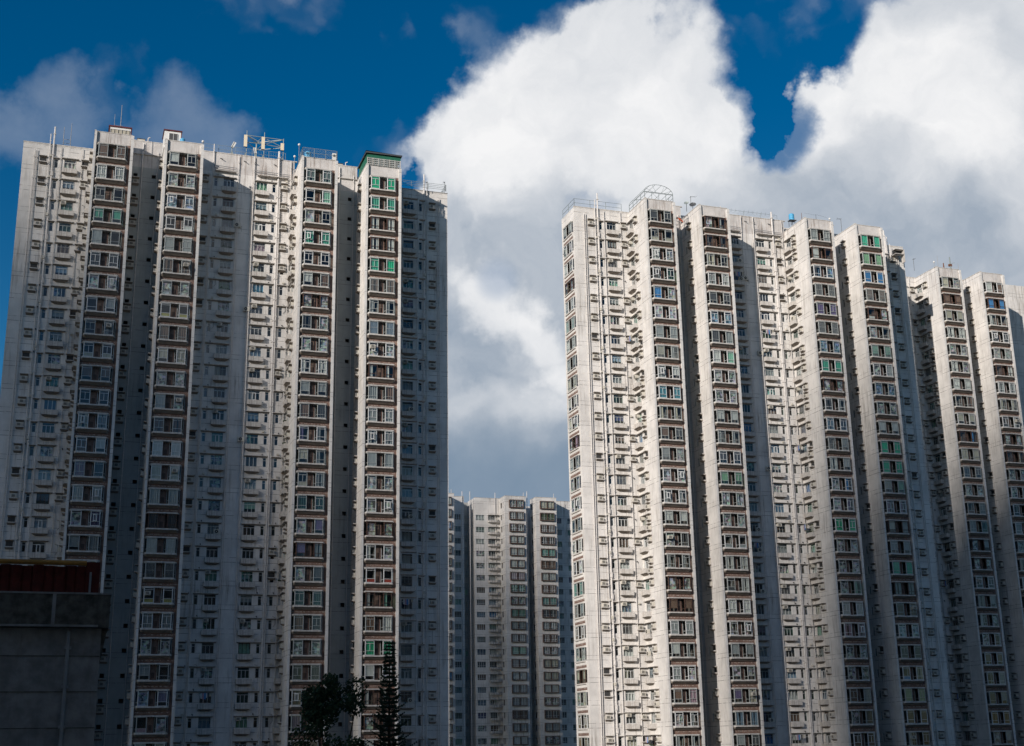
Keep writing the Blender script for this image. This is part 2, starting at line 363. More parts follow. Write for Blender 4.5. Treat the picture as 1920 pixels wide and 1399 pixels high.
def bay(parent, loc, rz=0., force=None, ac=None):
    b = link('bay_window', ME['bay'], parent, loc, rz)
    force = force or {}
    fi = force.get('frame', rnd.choices(range(9), (4, 3, 6, 6, 2, 2, 3.5, 2, 6))[0])
    link('window_frame', FR[fi], b)
    gi = force.get('glass', rnd.choices(range(4), (24, .8, 1.6, .8))[0])
    link('window_pane', GL[gi], b)
    same = rnd.random() < .6
    k1 = force.get('kind', rnd.choices(KINDS, (5, 2.5, 3, 4, 2, 6, 1))[0]); c1 = force.get('col', rnd.choice(COLS))
    for s in 'lr':
        k, c = (k1, c1) if same or force else (rnd.choices(KINDS, (5, 3, 3, 4, 1, 5, 1))[0], rnd.choice(COLS))
        if not force and rnd.random() < .05: continue
        link('curtain', CU[(k, s)], b, m='cloth_clutter' if k == 'stuff' and not force else 'cloth_' + c)
    if ac:
        link('air_conditioner', ME['ac_unit'], b, ({'l': 1.0, 'r': 3.2}[ac], -.42, 1.2))
    return b
# small air conditioner, plain box with a dark grille
def ac_unit():
    mb = MB(); mb.box(-.3, .3, -.3, .3, -.2, .22, 'beige_metal'); mb.box(-.24, .12, -.325, -.303, -.14, .16, 'dark_grille'); mb.box(.15, .26, -.32, -.303, -.14, .16, 'beige_metal')
    for k in range(3): mb.box(-.24, .12, -.34, -.328, -.1 + k * .1, -.07 + k * .1, 'beige_metal')
    return mb.mesh('air_conditioner')
ME['ac_unit'] = ac_unit()
def split_unit():
    mb = MB(); mb.box(-.4, .4, -.3, 0, -.28, .28, 'beige_metal'); mb.tube((-.08, -.31, 0), (-.08, -.302, 0), .21, 'dark_grille', 10); mb.tube((-.08, -.32, 0), (-.08, -.311, 0), .06, 'beige_metal', 8)
    mb.box(-.38, -.34, -.3, 0, -.4, -.28, 'grey_pipe'); mb.box(.34, .38, -.3, 0, -.4, -.28, 'grey_pipe'); mb.path([(.35, -.05, 0), (.6, -.04, -.1), (.6, -.04, -.8)], .025, 'grey_pipe', 4)
    return mb.mesh('air_conditioner')
ME['split'] = split_unit()
def ac_shelf(full):    # concrete hood above, ledge below, opening into the wall between; origin at ledge underside, wall plane y=0
    mb = MB()
    mb.prism([(-.45, 0), (-.45, -.42), (.5, -.42), (.5, 0)], .84, .92, 'concrete_trim')
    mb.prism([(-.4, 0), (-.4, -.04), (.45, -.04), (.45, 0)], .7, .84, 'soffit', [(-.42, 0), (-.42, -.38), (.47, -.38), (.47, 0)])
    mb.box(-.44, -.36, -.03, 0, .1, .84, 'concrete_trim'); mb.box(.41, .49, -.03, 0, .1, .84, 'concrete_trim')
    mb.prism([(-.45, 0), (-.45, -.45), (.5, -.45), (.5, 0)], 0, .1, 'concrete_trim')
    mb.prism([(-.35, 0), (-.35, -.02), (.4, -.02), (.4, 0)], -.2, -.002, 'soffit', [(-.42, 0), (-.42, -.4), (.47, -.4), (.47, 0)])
    if not full: mb.box(-.4, .44, -.02, .0, .1, .7, 'dark_grille')
    return mb.mesh('shelf')
ME['shelf'] = ac_shelf(True); ME['shelf0'] = ac_shelf(False)
def ac_on_wall(parent, loc, rz=0.):
    e = rnd.random() < .16
    s = link('air_conditioner_shelf', ME['shelf0' if e else 'shelf'], parent, loc, rz)
    if not e: link('air_conditioner', ME['ac_unit'], s, (rnd.uniform(-.06, .1), rnd.uniform(-.12, -.05), .32))
    return s
# window with a planter ledge: origin at the planter's bottom left, wall plane y=0
def planter(wd):
    mb = MB(); d = -.58
    mb.box(0, wd, d, d + .07, 0, .6, 'concrete_trim'); mb.box(0, .07, d + .07, 0, 0, .6, 'concrete_trim'); mb.box(wd - .07, wd, d + .07, 0, 0, .6, 'concrete_trim')
    mb.box(.07, wd - .07, d + .07, 0, 0, .08, 'concrete_trim')
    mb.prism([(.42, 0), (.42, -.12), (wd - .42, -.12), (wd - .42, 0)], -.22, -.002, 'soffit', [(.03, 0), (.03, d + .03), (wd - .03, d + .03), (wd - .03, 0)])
    return mb.mesh('planter_ledge')
ME['planter'] = planter(1.8)
def tri_frame(wd, h, fm, st):
    mb = MB(); y = .1
    n = max(1, round(wd / .48))
    if n == 1: panel_window(mb, (0, y), (wd, y), 0, h, fm, 'none', .05); mb.bar((0, y, h * .72), (wd, y, h * .72), .045, fm)
    else:
        panel_window(mb, (0, y), (wd, y), 0, h, fm, 'none', .055); zt = h * (.74 if st != 1 else .99)
        mb.bar((0, y, zt), (wd, y, zt), .05, fm)
        for k in range(1, n): mb.bar((wd * k / n, y, 0), (wd * k / n, y, h if st == 2 else zt), .055, fm)
        if st == 3: panel_window(mb, (wd * .34, -.06), (wd * .62, -.2), 0.02, h * .74, fm, 'none', .07)
        if st == 2:
            for k in range(9): mb.bar((wd * k / 9, -.0, 0), (wd * k / 9, -.0, h), .018, 'grey_pipe')
    return mb.mesh('window')
def flat_pane(wd, h, gm): mb = MB(); mb.quad([(0, .1, 0), (wd, .1, 0), (wd, .1, h), (0, .1, h)], gm); return mb.mesh('window_pane')
def flat_curtain(wd, h, k):
    mb = MB()
    if k == 0: folds(mb, 0.03, wd - .03, .26, 0, h, 'cloth_white', 8, .04)
    elif k == 1: folds(mb, 0.03, wd * .5, .26, 0, h, 'cloth_white', 4, .04)
    elif k == 2: mb.quad([(0.02, .22, h * .35), (wd - .02, .22, h * .35), (wd - .02, .22, h), (.02, .22, h)], 'cloth_white')
    else: mb.box(.03, wd - .03, .2, .35, 0, h * .45, 'cloth_clutter'); mb.quad([(.1, .3, h * .4), (wd - .1, .3, h * .4), (wd - .1, .3, h * .95), (.1, .3, h * .95)], 'cloth_clutter')
    return mb.mesh('curtain')
WW, WH = 1.4, 1.28; NW, NH = .44, 1.14
WF = [tri_frame(WW, WH, m, s) for m, s in (('aluminium', 0), ('aluminium', 0), ('grey_aluminium', 0), ('aluminium', 1), ('grey_aluminium', 2), ('aluminium', 3), ('aluminium', 0), ('brown_aluminium', 1))]
NF = [tri_frame(NW, NH, m, 0) for m in ('aluminium', 'grey_aluminium', 'aluminium')]
WG = [flat_pane(WW, WH, g_) for g_ in ('clear_glass', 'clear_glass', 'clear_glass', 'blue_glass', 'green_glass')]; NG = [flat_pane(NW, NH, g_) for g_ in ('clear_glass', 'clear_glass', 'blue_glass', 'green_glass')]
WC = [flat_curtain(WW, WH, k) for k in range(4)]
def plant_mesh():
    mb = MB(); r = random.Random(3)
    for _ in range(70):
        x, y, z = r.uniform(.1, 1.6), r.uniform(-.55, -.2), r.uniform(.5, .95) * (1 if r.random() < .8 else .6)
        s_ = r.uniform(.04, .1); a = Vector((r.uniform(-1, 1), r.uniform(-1, 1), r.uniform(-1, 1))).normalized(); b = a.orthogonal()
        p = Vector((x, y, z)); mb.quad([p - a * s_, p + b * s_ * .6, p + a * s_, p - b * s_ * .6], 'leaves')
    return mb.mesh('plant')
ME['plant'] = plant_mesh()
def laundry_mesh():
    mb = MB(); r = random.Random(5); mb.bar((0, -.5, 1.9), (0, -1.25, 1.9), .025, 'grey_pipe'); mb.bar((1.4, -.5, 1.9), (1.4, -1.25, 1.9), .025, 'grey_pipe'); mb.bar((-.05, -1.1, 1.9), (1.45, -1.1, 1.9), .02, 'grey_pipe')
    x = 0
    for k, c in enumerate(('white', 'pink', 'blue', 'white', 'dark', 'cream')):
        wd = r.uniform(.16, .26); h = r.uniform(.35, .75); mb.quad([(x, -1.1, 1.88), (x + wd, -1.1, 1.88), (x + wd * .95, -1.08, 1.88 - h), (x + .02, -1.12, 1.88 - h * .95)], 'cloth_' + c); x += wd * .93
    return mb.mesh('laundry')
ME['laundry'] = laundry_mesh()
def box_window(parent, loc, rz=0., has_planter=True):
    """three-light window above its planter ledge; loc = bottom left of the ledge on the wall"""
    e = MB and link('window', WF[rnd.choices(range(8), (4, 4, 3, 2, 1.3, 1.6, 3, .5))[0]], parent, (0, 0, 0), rz)
    c, s = math.cos(rz), math.sin(rz)
    def off(x, y, z): return (loc[0] + c * x - s * y, loc[1] + s * x + c * y, loc[2] + z)
    e.location = off(.18, 0, .66)
    link('window_pane', rnd.choice(WG), e)
    if rnd.random() < .85: link('curtain', WC[rnd.choices(range(4), (3, 2, 2, 4))[0]], e, m='cloth_' + rnd.choice(COLS + ['clutter'] * 9))
    q = rnd.random()
    if q < .2: link('air_conditioner', ME['ac_unit'], e, (.32, -.05, 1.02))
    elif q < .26: link('laundry', ME['laundry'], e, (0, .2, -.75))
    if has_planter:
        p = link('planter_ledge', ME['planter'], parent, off(0, 0, 0), rz)
        q = rnd.random()
        if q < .07: link('plant', ME['plant'], p)
        elif q < .12: link('air_conditioner', ME['split'], p, (1.3, -.3, .9))
def slim_window(parent, loc, rz=0.):
    e = link('narrow_window', rnd.choice(NF), parent, loc, rz); link('window_pane', rnd.choice(NG), e)

# ------------------------------------------------------------------ wall sheets with real openings
def facade(mb, P, e, n, L, z0, z1, opens, m='white_render', depth=.2, room=1.1):
    def Q(t, d, z): return (P[0] + e[0] * t - n[0] * d, P[1] + e[1] * t - n[1] * d, z)
    def rect(a, b, za, zb, mm=m):
        if b - a > 1e-4 and zb - za > 1e-4: mb.quad([Q(a, 0, za), Q(b, 0, za), Q(b, 0, zb), Q(a, 0, zb)], mm)
    x = 0
    for a, b, zs in sorted(opens):
        rect(x, a, z0, z1); zc = z0
        for za, zb in sorted(zs):
            rect(a, b, zc, za); zc = zb
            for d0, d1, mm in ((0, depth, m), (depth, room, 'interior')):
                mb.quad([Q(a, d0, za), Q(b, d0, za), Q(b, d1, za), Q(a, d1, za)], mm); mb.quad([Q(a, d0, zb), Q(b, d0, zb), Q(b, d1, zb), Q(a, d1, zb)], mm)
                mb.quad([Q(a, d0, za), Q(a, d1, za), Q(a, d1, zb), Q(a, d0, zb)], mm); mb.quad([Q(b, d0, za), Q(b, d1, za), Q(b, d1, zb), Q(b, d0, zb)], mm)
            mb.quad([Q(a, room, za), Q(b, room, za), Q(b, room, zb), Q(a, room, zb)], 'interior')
        rect(a, b, zc, z1); x = b
    rect(x, L, z0, z1)

Z0 = -15.; TZ = 73.1; WV = 5.9; CORE = 74.85; BACK = 20.
TW = 4.62
T_POS = [0., 8.33, 25.17, 33.53]; T_WID = [4.6, 4.64, 4.62, 4.63]
def rows(n, a, b): return [(zrow(i) + a, zrow(i) + b) for i in range(n)]
def pipe(parent, u, v, z0, z1, r, m='white_pipe', brackets=True):
    mb = MB(); mb.tube((0, 0, z0), (0, 0, z1), r, m, 8)
    if brackets:
        z = z1 - 1.
        while z > max(z0, -4): mb.box(-r * 1.5, r * 1.5, -r * 1.4, r * 1.4, z, z + .09, m); z -= 2.8
    return link('drain_pipe', mb.mesh('drain_pipe'), parent, (u, v, 0))
def stub_pipes(parent, u, v, sgn, n):      # soil branches looping from a stack into each flat: one joined part
    mb = MB(); r = random.Random(int(u * 10) + n)
    for i in range(n):
        z = zrow(i)
        mb.path([(0, 0, z + .15), (.42 * sgn, -.02, z + .15), (.42 * sgn, -.02, z - .35), (.1 * sgn, 0, z - .42)], .045, 'white_pipe', 5)
        mb.path([(0, 0, z + .42), (.5 * sgn, 0, z + .5)], .035, 'white_pipe', 5)
        if r.random() < .6: mb.box(.18 * sgn - .12, .18 * sgn + .12, -.22, .06, z - .25, z + .12, 'beige_metal')
    o = link('branch_pipes', mb.mesh('branch_pipes'), parent, (u, v, 0), kind='stuff'); return o
def hood(parent, u0, u1, z, v=WV, rz=0.):
    key = ('hood', round(u1 - u0, 2))
    if key not in ME:
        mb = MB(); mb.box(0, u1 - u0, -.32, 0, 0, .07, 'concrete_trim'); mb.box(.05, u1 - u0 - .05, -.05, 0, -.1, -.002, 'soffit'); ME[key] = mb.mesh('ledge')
    return link('ledge', ME[key], parent, (u0, v, z), rz)
def litter_on_ledge(parent, cells):   # small vents, cable ends and flues along the ledges: one joined part
    mb = MB(); r = random.Random(len(cells))
    for (u, v, z) in cells:
        k = r.random()
        if k < .5: mb.tube((u, v - .02, z), (u, v - .16, z - .02), .07, 'dark_grille', 6); mb.tube((u, v - .12, z), (u + .05, v - .14, z - .18), .04, 'dark_grille', 5)
        elif k < .8: mb.box(u - .13, u + .13, v - .24, v, z - .02, z + .2, 'beige_metal')
        else: mb.path([(u, v - .05, z), (u + .3, v - .05, z - .1), (u + .35, v - .05, z - .9), (u + .1, v - .05, z - 1.2)], .02, 'dark_grille', 4)
    return link('vents', mb.mesh('vents'), parent, kind='stuff')

def wing(parent, u0, side, n, gable=False):
    """flat end wall; side=+1 runs away to +u from the tower edge u0, -1 to -u"""
    Lw, wv = (8.05, 6.6) if side > 0 else (8.25, WV)
    def span(a, b): return (u0 + a, u0 + b) if side > 0 else (u0 - b, u0 - a)
    ua, ub = span(0, Lw)
    ops = []
    for a, b, za, zb in ((1.93, 3.33, .66, .66 + WH), (4.05, 4.05 + NW, .7, .7 + NH)):
        p, q = span(a, b); ops.append((p - ua, q - ua, rows(n, za, zb)))
    mb = MB(); facade(mb, (ua, wv), (1, 0), (0, -1), Lw, Z0, 73.2, ops)
    link('wall', mb.mesh('wall'), parent)
    mb = MB(); mb.box(ua - .03, ub + .03, wv - .04, wv + .22, 73.2, 73.34, 'concrete_trim'); mb.quad([(ua, wv + .22, 73.0), (ub, wv + .22, 73.0), (ub, wv + (BACK - wv if side > 0 else 4.9), 73.0), (ua, wv + (BACK - wv if side > 0 else 4.9), 73.0)], 'pale_concrete')
    link('roof', mb.mesh('roof'), parent)
    x = ub if side > 0 else ua
    mb = MB()
    GL_ = 4.9 if side < 0 else BACK - wv
    facade(mb, (x, wv), (0, 1), (side, 0), GL_, Z0, 73.2, [] if not gable else [(.6, 4.3, rows(n, .2, 1.82))], 'white_render')
    mb.quad([(x, wv + GL_, Z0), (x - side * 2, wv + GL_, Z0), (x - side * 2, wv + GL_, 73.2), (x, wv + GL_, 73.2)], 'white_render')
    link('end_wall', mb.mesh('end_wall'), parent)
    litter = []
    for i in range(n):
        z = zrow(i)
        p, q = span(1.75, 3.55); box_window(parent, (p, wv, z))
        p, q = span(4.05, 4.05 + NW); slim_window(parent, (p, wv, z + .7))
        p, q = span(1.6, 3.7); hood(parent, p, q, z + 2.02)
        p, q = span(3.9, 4.75); hood(parent, p, q, z + 1.93)
        p, q = span(5.4, 6.3); ac_on_wall(parent, ((p + q) / 2, wv, z + 1.15))
        p, q = span(.45, 1.4)
        if rnd.random() < .7: ac_on_wall(parent, ((p + q) / 2, wv, z + 1.15))
        else: litter.append(((p + q) / 2, wv, z + 1.7))
        p, q = span(4.6, 5.0); litter.append((p, wv, z + 2.1))
    litter_on_ledge(parent, litter)
    for a, r, zt in ((3.82, .05, 73.0), (4.72, .1, 75.6), (5.15, .06, 74.6), (6.6, .05, 72.3), (1.3, .05, 73.1), (6.85, .06, 72.3)):
        p, q = span(a, a); pipe(parent, p, wv - .18, Z0, zt, r)
    p, q = span(5.0, 5.0); stub_pipes(parent, p, wv - .2, -side, n)
    if gable:
        for i in range(n):
            bay(parent, (x + .2, wv + 4.75, zrow(i)), -math.pi / 2)
        mb = MB()
        for i in range(n): mb.box(x - .02, x + .001, wv + .7, wv + 4.3, zrow(i) - .72, zrow(i) - .38, 'brown_mosaic')
        link('brown_band', mb.mesh('brown_band'), parent, kind='stuff')

def tower(parent, k, u, wd, n, nL, nR, left_kind, force=None):
    """projecting bay tower; left_kind 'open' has planter windows on its left flank, 'slot' only air conditioners"""
    # front: white fins, mosaic wall with openings behind each bay
    mb = MB()
    mb.box(u, u + .27, 0, .45, Z0, TZ, 'fin_render'); link('fin', mb.mesh('fin'), parent)
    mb = MB(); mb.box(u + wd - .33, u + wd, 0, .45, Z0, TZ - .12, 'fin_render'); link('fin', mb.mesh('fin'), parent)
    s = (wd - 4.36) / 2 + .0
    mb = MB(); ops = [(.4 - .27 + .0, 1.7 - .27, rows(n, .18, 1.85)), (2.46 - .27, 3.94 - .27, rows(n, .18, 1.85))]
    facade(mb, (u + .27, .34), (1, 0), (0, -1), wd - .6, Z0, 71.72, ops, 'brown_mosaic', .1, 1.4)
    link('mosaic_wall', mb.mesh('mosaic_wall'), parent)
    mb = MB(); mb.box(u + .27, u + wd - .33, .3, .55, 71.72, TZ, 'parapet_render'); link('parapet', mb.mesh('parapet'), parent)
    # flanks
    mb = MB(); opsL = [(4.35 - .45, 4.35 + WW - .45, rows(n, .66, .66 + WH))] if left_kind == 'open' else [(4.5 - .45, 4.5 + NW - .45, rows(n, .7, .7 + NH))]
    facade(mb, (u, .45), (0, 1), (-1, 0), WV - .45 if left_kind != 'far' else WV, Z0, TZ, opsL)
    link('side_wall', mb.mesh('side_wall'), parent)
    mb = MB(); facade(mb, (u + wd, .45), (0, 1), (1, 0), WV - .45, Z0, TZ, [(4.2 - .45, 4.2 + NW - .45, rows(n, .7, .7 + NH))])
    link('side_wall', mb.mesh('side_wall'), parent)
    mb = MB(); mb.box(u + .03, u + wd - .03, .5, WV + 2, TZ - .35, TZ - .25, 'pale_concrete')
    mb.box(u - .03, u + .2, .0, WV, TZ, TZ + .09, 'concrete_trim'); mb.box(u + wd - .2, u + wd + .03, .47, WV, TZ, TZ + .09, 'concrete_trim'); mb.box(u + .2, u + wd - .2, .26, .55, TZ, TZ + .09, 'concrete_trim')
    link('roof', mb.mesh('roof'), parent)
    mb = MB(); mb.box(u - .04, u - .001, 2.55, 2.67, Z0, TZ, 'fin_render'); link('joint_strip', mb.mesh('joint_strip'), parent)
    for i in range(n):
        f = (force or {}).get(i)
        bay(parent, (u + (wd - TW) / 2, 0, zrow(i)), 0., f, ac=(rnd.choice('lr') if rnd.random() < .06 else None))
    H = math.pi / 2
    for i in range(nL):
        z = zrow(i)
        ac_on_wall(parent, (u, 3.25, z + 1.15), -H)
        if left_kind == 'open':
            box_window(parent, (u, 5.82, z), -H); hood(parent, u, u + 1.9, z + 2.02, 5.85, -H)
            ac_on_wall(parent, (u, 3.3, z - .15), -H) if rnd.random() < .25 else None
        else: slim_window(parent, (u, 4.5 + NW, z + .7), -H)
    for i in range(nR):
        z = zrow(i)
        ac_on_wall(parent, (u + wd, 2.6, z + 1.15), H)
        slim_window(parent, (u + wd, 4.2, z + .7), H); hood(parent, u + wd, u + wd + .9, z + 1.9, 4.0, H)

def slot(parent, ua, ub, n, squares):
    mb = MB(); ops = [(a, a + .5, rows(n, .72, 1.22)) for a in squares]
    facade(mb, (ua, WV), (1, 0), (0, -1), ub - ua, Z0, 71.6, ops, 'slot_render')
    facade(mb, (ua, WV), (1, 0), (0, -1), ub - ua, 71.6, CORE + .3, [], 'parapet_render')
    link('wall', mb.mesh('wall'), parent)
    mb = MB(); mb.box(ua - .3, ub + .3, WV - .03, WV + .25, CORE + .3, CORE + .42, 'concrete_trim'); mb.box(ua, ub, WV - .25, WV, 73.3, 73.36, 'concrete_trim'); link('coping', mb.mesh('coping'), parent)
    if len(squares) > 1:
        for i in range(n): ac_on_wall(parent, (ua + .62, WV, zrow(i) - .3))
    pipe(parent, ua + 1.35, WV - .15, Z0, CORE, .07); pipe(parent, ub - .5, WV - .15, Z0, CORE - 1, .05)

def recess(parent, ua, ub, n):
    L = ub - ua; mb = MB(); ops = []
    for a, wd, h0, h in ((3.13, WW, .66, WH), (7.35, WW, .66, WH), (1.96, NW, .7, NH), (9.42, NW, .7, NH)): ops.append((a, a + wd, rows(n, h0, h0 + h)))
    ops.append((10.75, 10.75 + NW, rows(n, .7, .7 + NH)[4:])); 
    facade(mb, (ua, WV), (1, 0), (0, -1), L, Z0, 72.2, ops)
    facade(mb, (ua, WV), (1, 0), (0, -1), L, 72.2, CORE, [], 'parapet_render')
    link('wall', mb.mesh('wall'), parent)
    mb = MB(); mb.box(ua - .3, ub + .3, WV - .04, WV + .25, CORE, CORE + .12, 'concrete_trim'); link('coping', mb.mesh('coping'), parent)
    mb = MB(); mb.box(ua + 2.7, ub - 2.7 - 2.6, WV - .001, WV, 0, .001, 'parapet_render')
    litter = []
    for i in range(n):
        z = zrow(i)
        box_window(parent, (ua + 2.95, WV, z)); box_window(parent, (ua + 7.17, WV, z))
        slim_window(parent, (ua + 1.96, WV, z + .7)); slim_window(parent, (ua + 9.42, WV, z + .7))
        hood(parent, ua + 1.75, ua + 4.8, z + 2.0); hood(parent, ua + 7.1, ua + 10.0, z + 2.0)
        if i < 4 or rnd.random() < .1: ac_on_wall(parent, (ua + 10.9, WV, z + 1.15))
        else: slim_window(parent, (ua + 10.75, WV, z + .7)) if i >= 4 else None; hood(parent, ua + 10.4, ua + 11.9, z + 1.96)
        ac_on_wall(parent, (ua + .8, WV, z + 1.15))
        litter += [(ua + 2.4, WV, z + 2.25), (ua + 9.3, WV, z + 2.25), (ua + 11.2, WV, z + 2.25), (ua + 8.9, WV, z + .2), (ua + 1.3, WV, z + 2.1)]
        if i in (2, 6, 12): link('air_conditioner', ME['split'], parent, (ua + (5.1 if i == 2 else 6.65), WV, z + 1.2))
    litter_on_ledge(parent, litter)
    for a, r, zt in ((1.75, .06, CORE + 1.1), (4.95, .05, CORE - .1), (5.15, .035, 66), (6.95, .06, CORE), (6.75, .04, 71), (10.12, .13, CORE + 1.15), (10.35, .08, 71), (2.0 - .4, .04, 70), (11.7, .05, CORE)):
        pipe(parent, ua + a, WV - .2, Z0, zt, r)
    mb = MB()
    for a, b, z in ((1.8, 4.8, 73.0), (1.8, 4.8, 72.75), (7.0, 11.6, 72.9), (7.0, 11.6, 72.6)): mb.tube((ua + a, WV - .25, z), (ua + b, WV - .25, z - .1), .05, 'grey_pipe', 6)
    link('header_pipe', mb.mesh('header_pipe'), parent)
    mb = MB(); mb.box(ua + 7.4, ua + 11.4, WV - .55, WV, 72.2, 72.27, 'concrete_trim'); mb.box(ua + 2.0, ua + 4.7, WV - .5, WV, 72.25, 72.32, 'concrete_trim'); link('canopy', mb.mesh('canopy'), parent)
    for a in (2.6, 5.6, 6.9, 9.5):
        mb = MB(); mb.tube((ua + a, WV, 74.15), (ua + a + .3, WV - .35, 73.9), .05, 'dark_grille', 6); link('spout', mb.mesh('spout'), parent)

def block(name, label, u, v, sections, n=NROW, gable=False, force=None, nR_all=0):
    b = thing(name, label, 'apartment block', W(u, v, 0), ANG)
    if 'wl' in sections: wing(b, 0, -1, n if gable or 'wl+' in sections else n, gable)
    for k in range(4):
        if str(k) in sections:
            kind = 'open' if k in (0, 2) else 'slot'
            right = nR_all if k in (0, 1) and u < 10 else 0
            tower(b, k, T_POS[k], T_WID[k], n, n, right, kind, (force or {}).get(k))
    e = [T_POS[k] + T_WID[k] for k in range(4)]
    if 's0' in sections: slot(b, e[0], T_POS[1], n, [.35, 2.6])
    if 'rc' in sections: recess(b, e[1], T_POS[2], n)
    if 's1' in sections: slot(b, e[2], T_POS[3], n, [2.55])
    if 'wr' in sections: wing(b, e[3], 1, n)
    # solid core behind
    mb = MB(); x0 = -6 if 'wl' in sections else 0; x1 = e[3] + 6 if 'wr' in sections else e[3]
    mb.box(e[0] - 2, T_POS[3] + 2, WV + 1.5, BACK, Z0, CORE - .3, 'white_render'); mb.box(0, x1, WV + 1.6, BACK - .5, Z0, 72.9, 'white_render')
    if x0 < 0: mb.box(x0, 0, WV + 1.61, WV + 4.7, Z0, 72.88, 'white_render')
    link('core', mb.mesh('core'), b)
    return b

G = dict
fL = {0: {0: G(frame=2, kind='sheet', col='brown'), 3: G(frame=8, kind='blind', col='teal', glass=1)},
      1: {19: G(kind='board', col='yellow', frame=1), 20: G(frame=0, kind='full', col='grey'), 13: G(frame=0, kind='sheet', col='white', glass=0), 7: G(frame=1, kind='board', col='yellow')},
      2: {3: G(frame=4, kind='full', col='teal', glass=1), 0: G(frame=0, kind='pair', col='pink')},
      3: {0: G(frame=0, kind='sheet', col='green', glass=1), 1: G(frame=1, kind='full', col='teal', glass=1), 4: G(frame=8, kind='full', col='green', glass=3), 2: G(frame=6, kind='pair', col='white'), 3: G(frame=6, kind='pair', col='white'),
          18: G(frame=1, kind='board', col='red'), 21: G(frame=0, kind='full', col='green', glass=1), 14: G(frame=2, kind='stuff', col='clutter')}}
fR = {0: {6: G(frame=2, kind='sheet', col='grey'), 9: G(frame=0, kind='full', col='teal', glass=2), 10: G(frame=3, kind='half', col='cream')},
      1: {5: G(frame=0, kind='stuff', col='clutter', glass=2), 8: G(frame=1, kind='stuff', col='clutter')},
      2: {7: G(frame=1, kind='full', col='teal', glass=1), 15: G(frame=0, kind='full', col='green', glass=1), 4: G(frame=2, kind='full', col='purple')},
      3: {0: G(frame=3, kind='full', col='green', glass=0), 2: G(frame=1, kind='sheet', col='blue', glass=0), 11: G(frame=2, kind='full', col='green', glass=1), 12: G(frame=2, kind='full', col='green', glass=1), 17: G(frame=3, kind='full', col='green', glass=1), 1: G(frame=3, kind='full', col='cream')}}
blockL = block('apartment_block', 'pale high-rise block with phone antennas and a green shed on its roof', 0, 0, ['wl', '0', 's0', '1', 'rc', '2', 's1', '3', 'wr'], force=fL)
blockR = block('apartment_block', 'sunlit high-rise block with a domed wire cage and blue tank on its roof', 72.67, -.1, ['wl', '0', 's0', '1', 'rc', '2', 's1', '3', 'wr'], gable=True, force=fR)
blockT = block('apartment_block', 'set-back high-rise block showing past the shaded end of the domed-cage block', 128.88, 11.9, ['wl', '0', 's0', '1'])

# ------------------------------------------------------------------ far lower block with boxed windows
MV = 134.; MZ = 54.25; MR = 21
mid = thing('apartment_block', 'small distant block with brown boxed windows, seen in the gap between two high-rises', 'apartment block', W(0, MV, 0), ANG)
def mrows(a, b, n=MR): return [(MZ - 2.8 * i + a, MZ - 2.8 * i + b) for i in range(n)]
def far_bay_mesh():
    mb = MB(); B = 'brown_aluminium'
    mb.box(0, 3.5, -.5, 0, 0, .16, B); mb.box(0, 3.5, -.5, 0, 1.72, 1.86, B); mb.box(0, .12, -.5, 0, .16, 1.72, B); mb.box(3.38, 3.5, -.5, 0, .16, 1.72, B); mb.box(1.68, 1.84, -.48, 0, .16, 1.72, B)
    return mb.mesh('boxed_window')
def far_frame(wd, h, nsplit, fm, y):
    mb = MB()
    for k in range(nsplit + 1): mb.bar((wd * k / nsplit, y, 0), (wd * k / nsplit, y, h), .07, fm)
    mb.bar((0, y, h), (wd, y, h), .07, fm); mb.bar((0, y, 0), (wd, y, 0), .07, fm); mb.bar((0, y, h * .3), (wd, y, h * .3), .05, fm)
    return mb.mesh('window_frame')
ME['fb'] = far_bay_mesh(); FF = [far_frame(3.3, 1.56, k, m, -.44) for k, m in ((6, 'aluminium'), (8, 'aluminium'), (5, 'grey_aluminium'), (4, 'grey_aluminium'))]
def quadmesh(nm, x0, x1, y, z0, z1, m): mb = MB(); mb.quad([(x0, y, z0), (x1, y, z0), (x1, y, z1), (x0, y, z1)], m); return mb.mesh(nm)
FP = [quadmesh('window_pane', 0, 3.3, -.42, 0, 1.56, g_) for g_ in ('clear_glass', 'clear_glass', 'green_glass')]; FC = quadmesh('curtain', 0, 3.3, -.2, 0, 1.56, 'cloth_clutter')
MW = [far_frame(2.0, 1.3, k, m, .08) for k, m in ((4, 'aluminium'), (3, 'aluminium'), (5, 'grey_aluminium'))]; MP = [quadmesh('window_pane', 0, 2., .08, 0, 1.3, g_) for g_ in ('clear_glass', 'blue_glass', 'green_glass')]; MC = quadmesh('curtain', 0, 2., .3, 0, 1.3, 'cloth_clutter')
def far_window(u, v, z, rz=0.):
    f = link('window', rnd.choice(MW), mid, (u, v, z), rz); link('window_pane', rnd.choices(MP, (5, 2, 1))[0], f); link('curtain', MC, f, m='cloth_' + rnd.choice(COLS + ['clutter'] * 10))
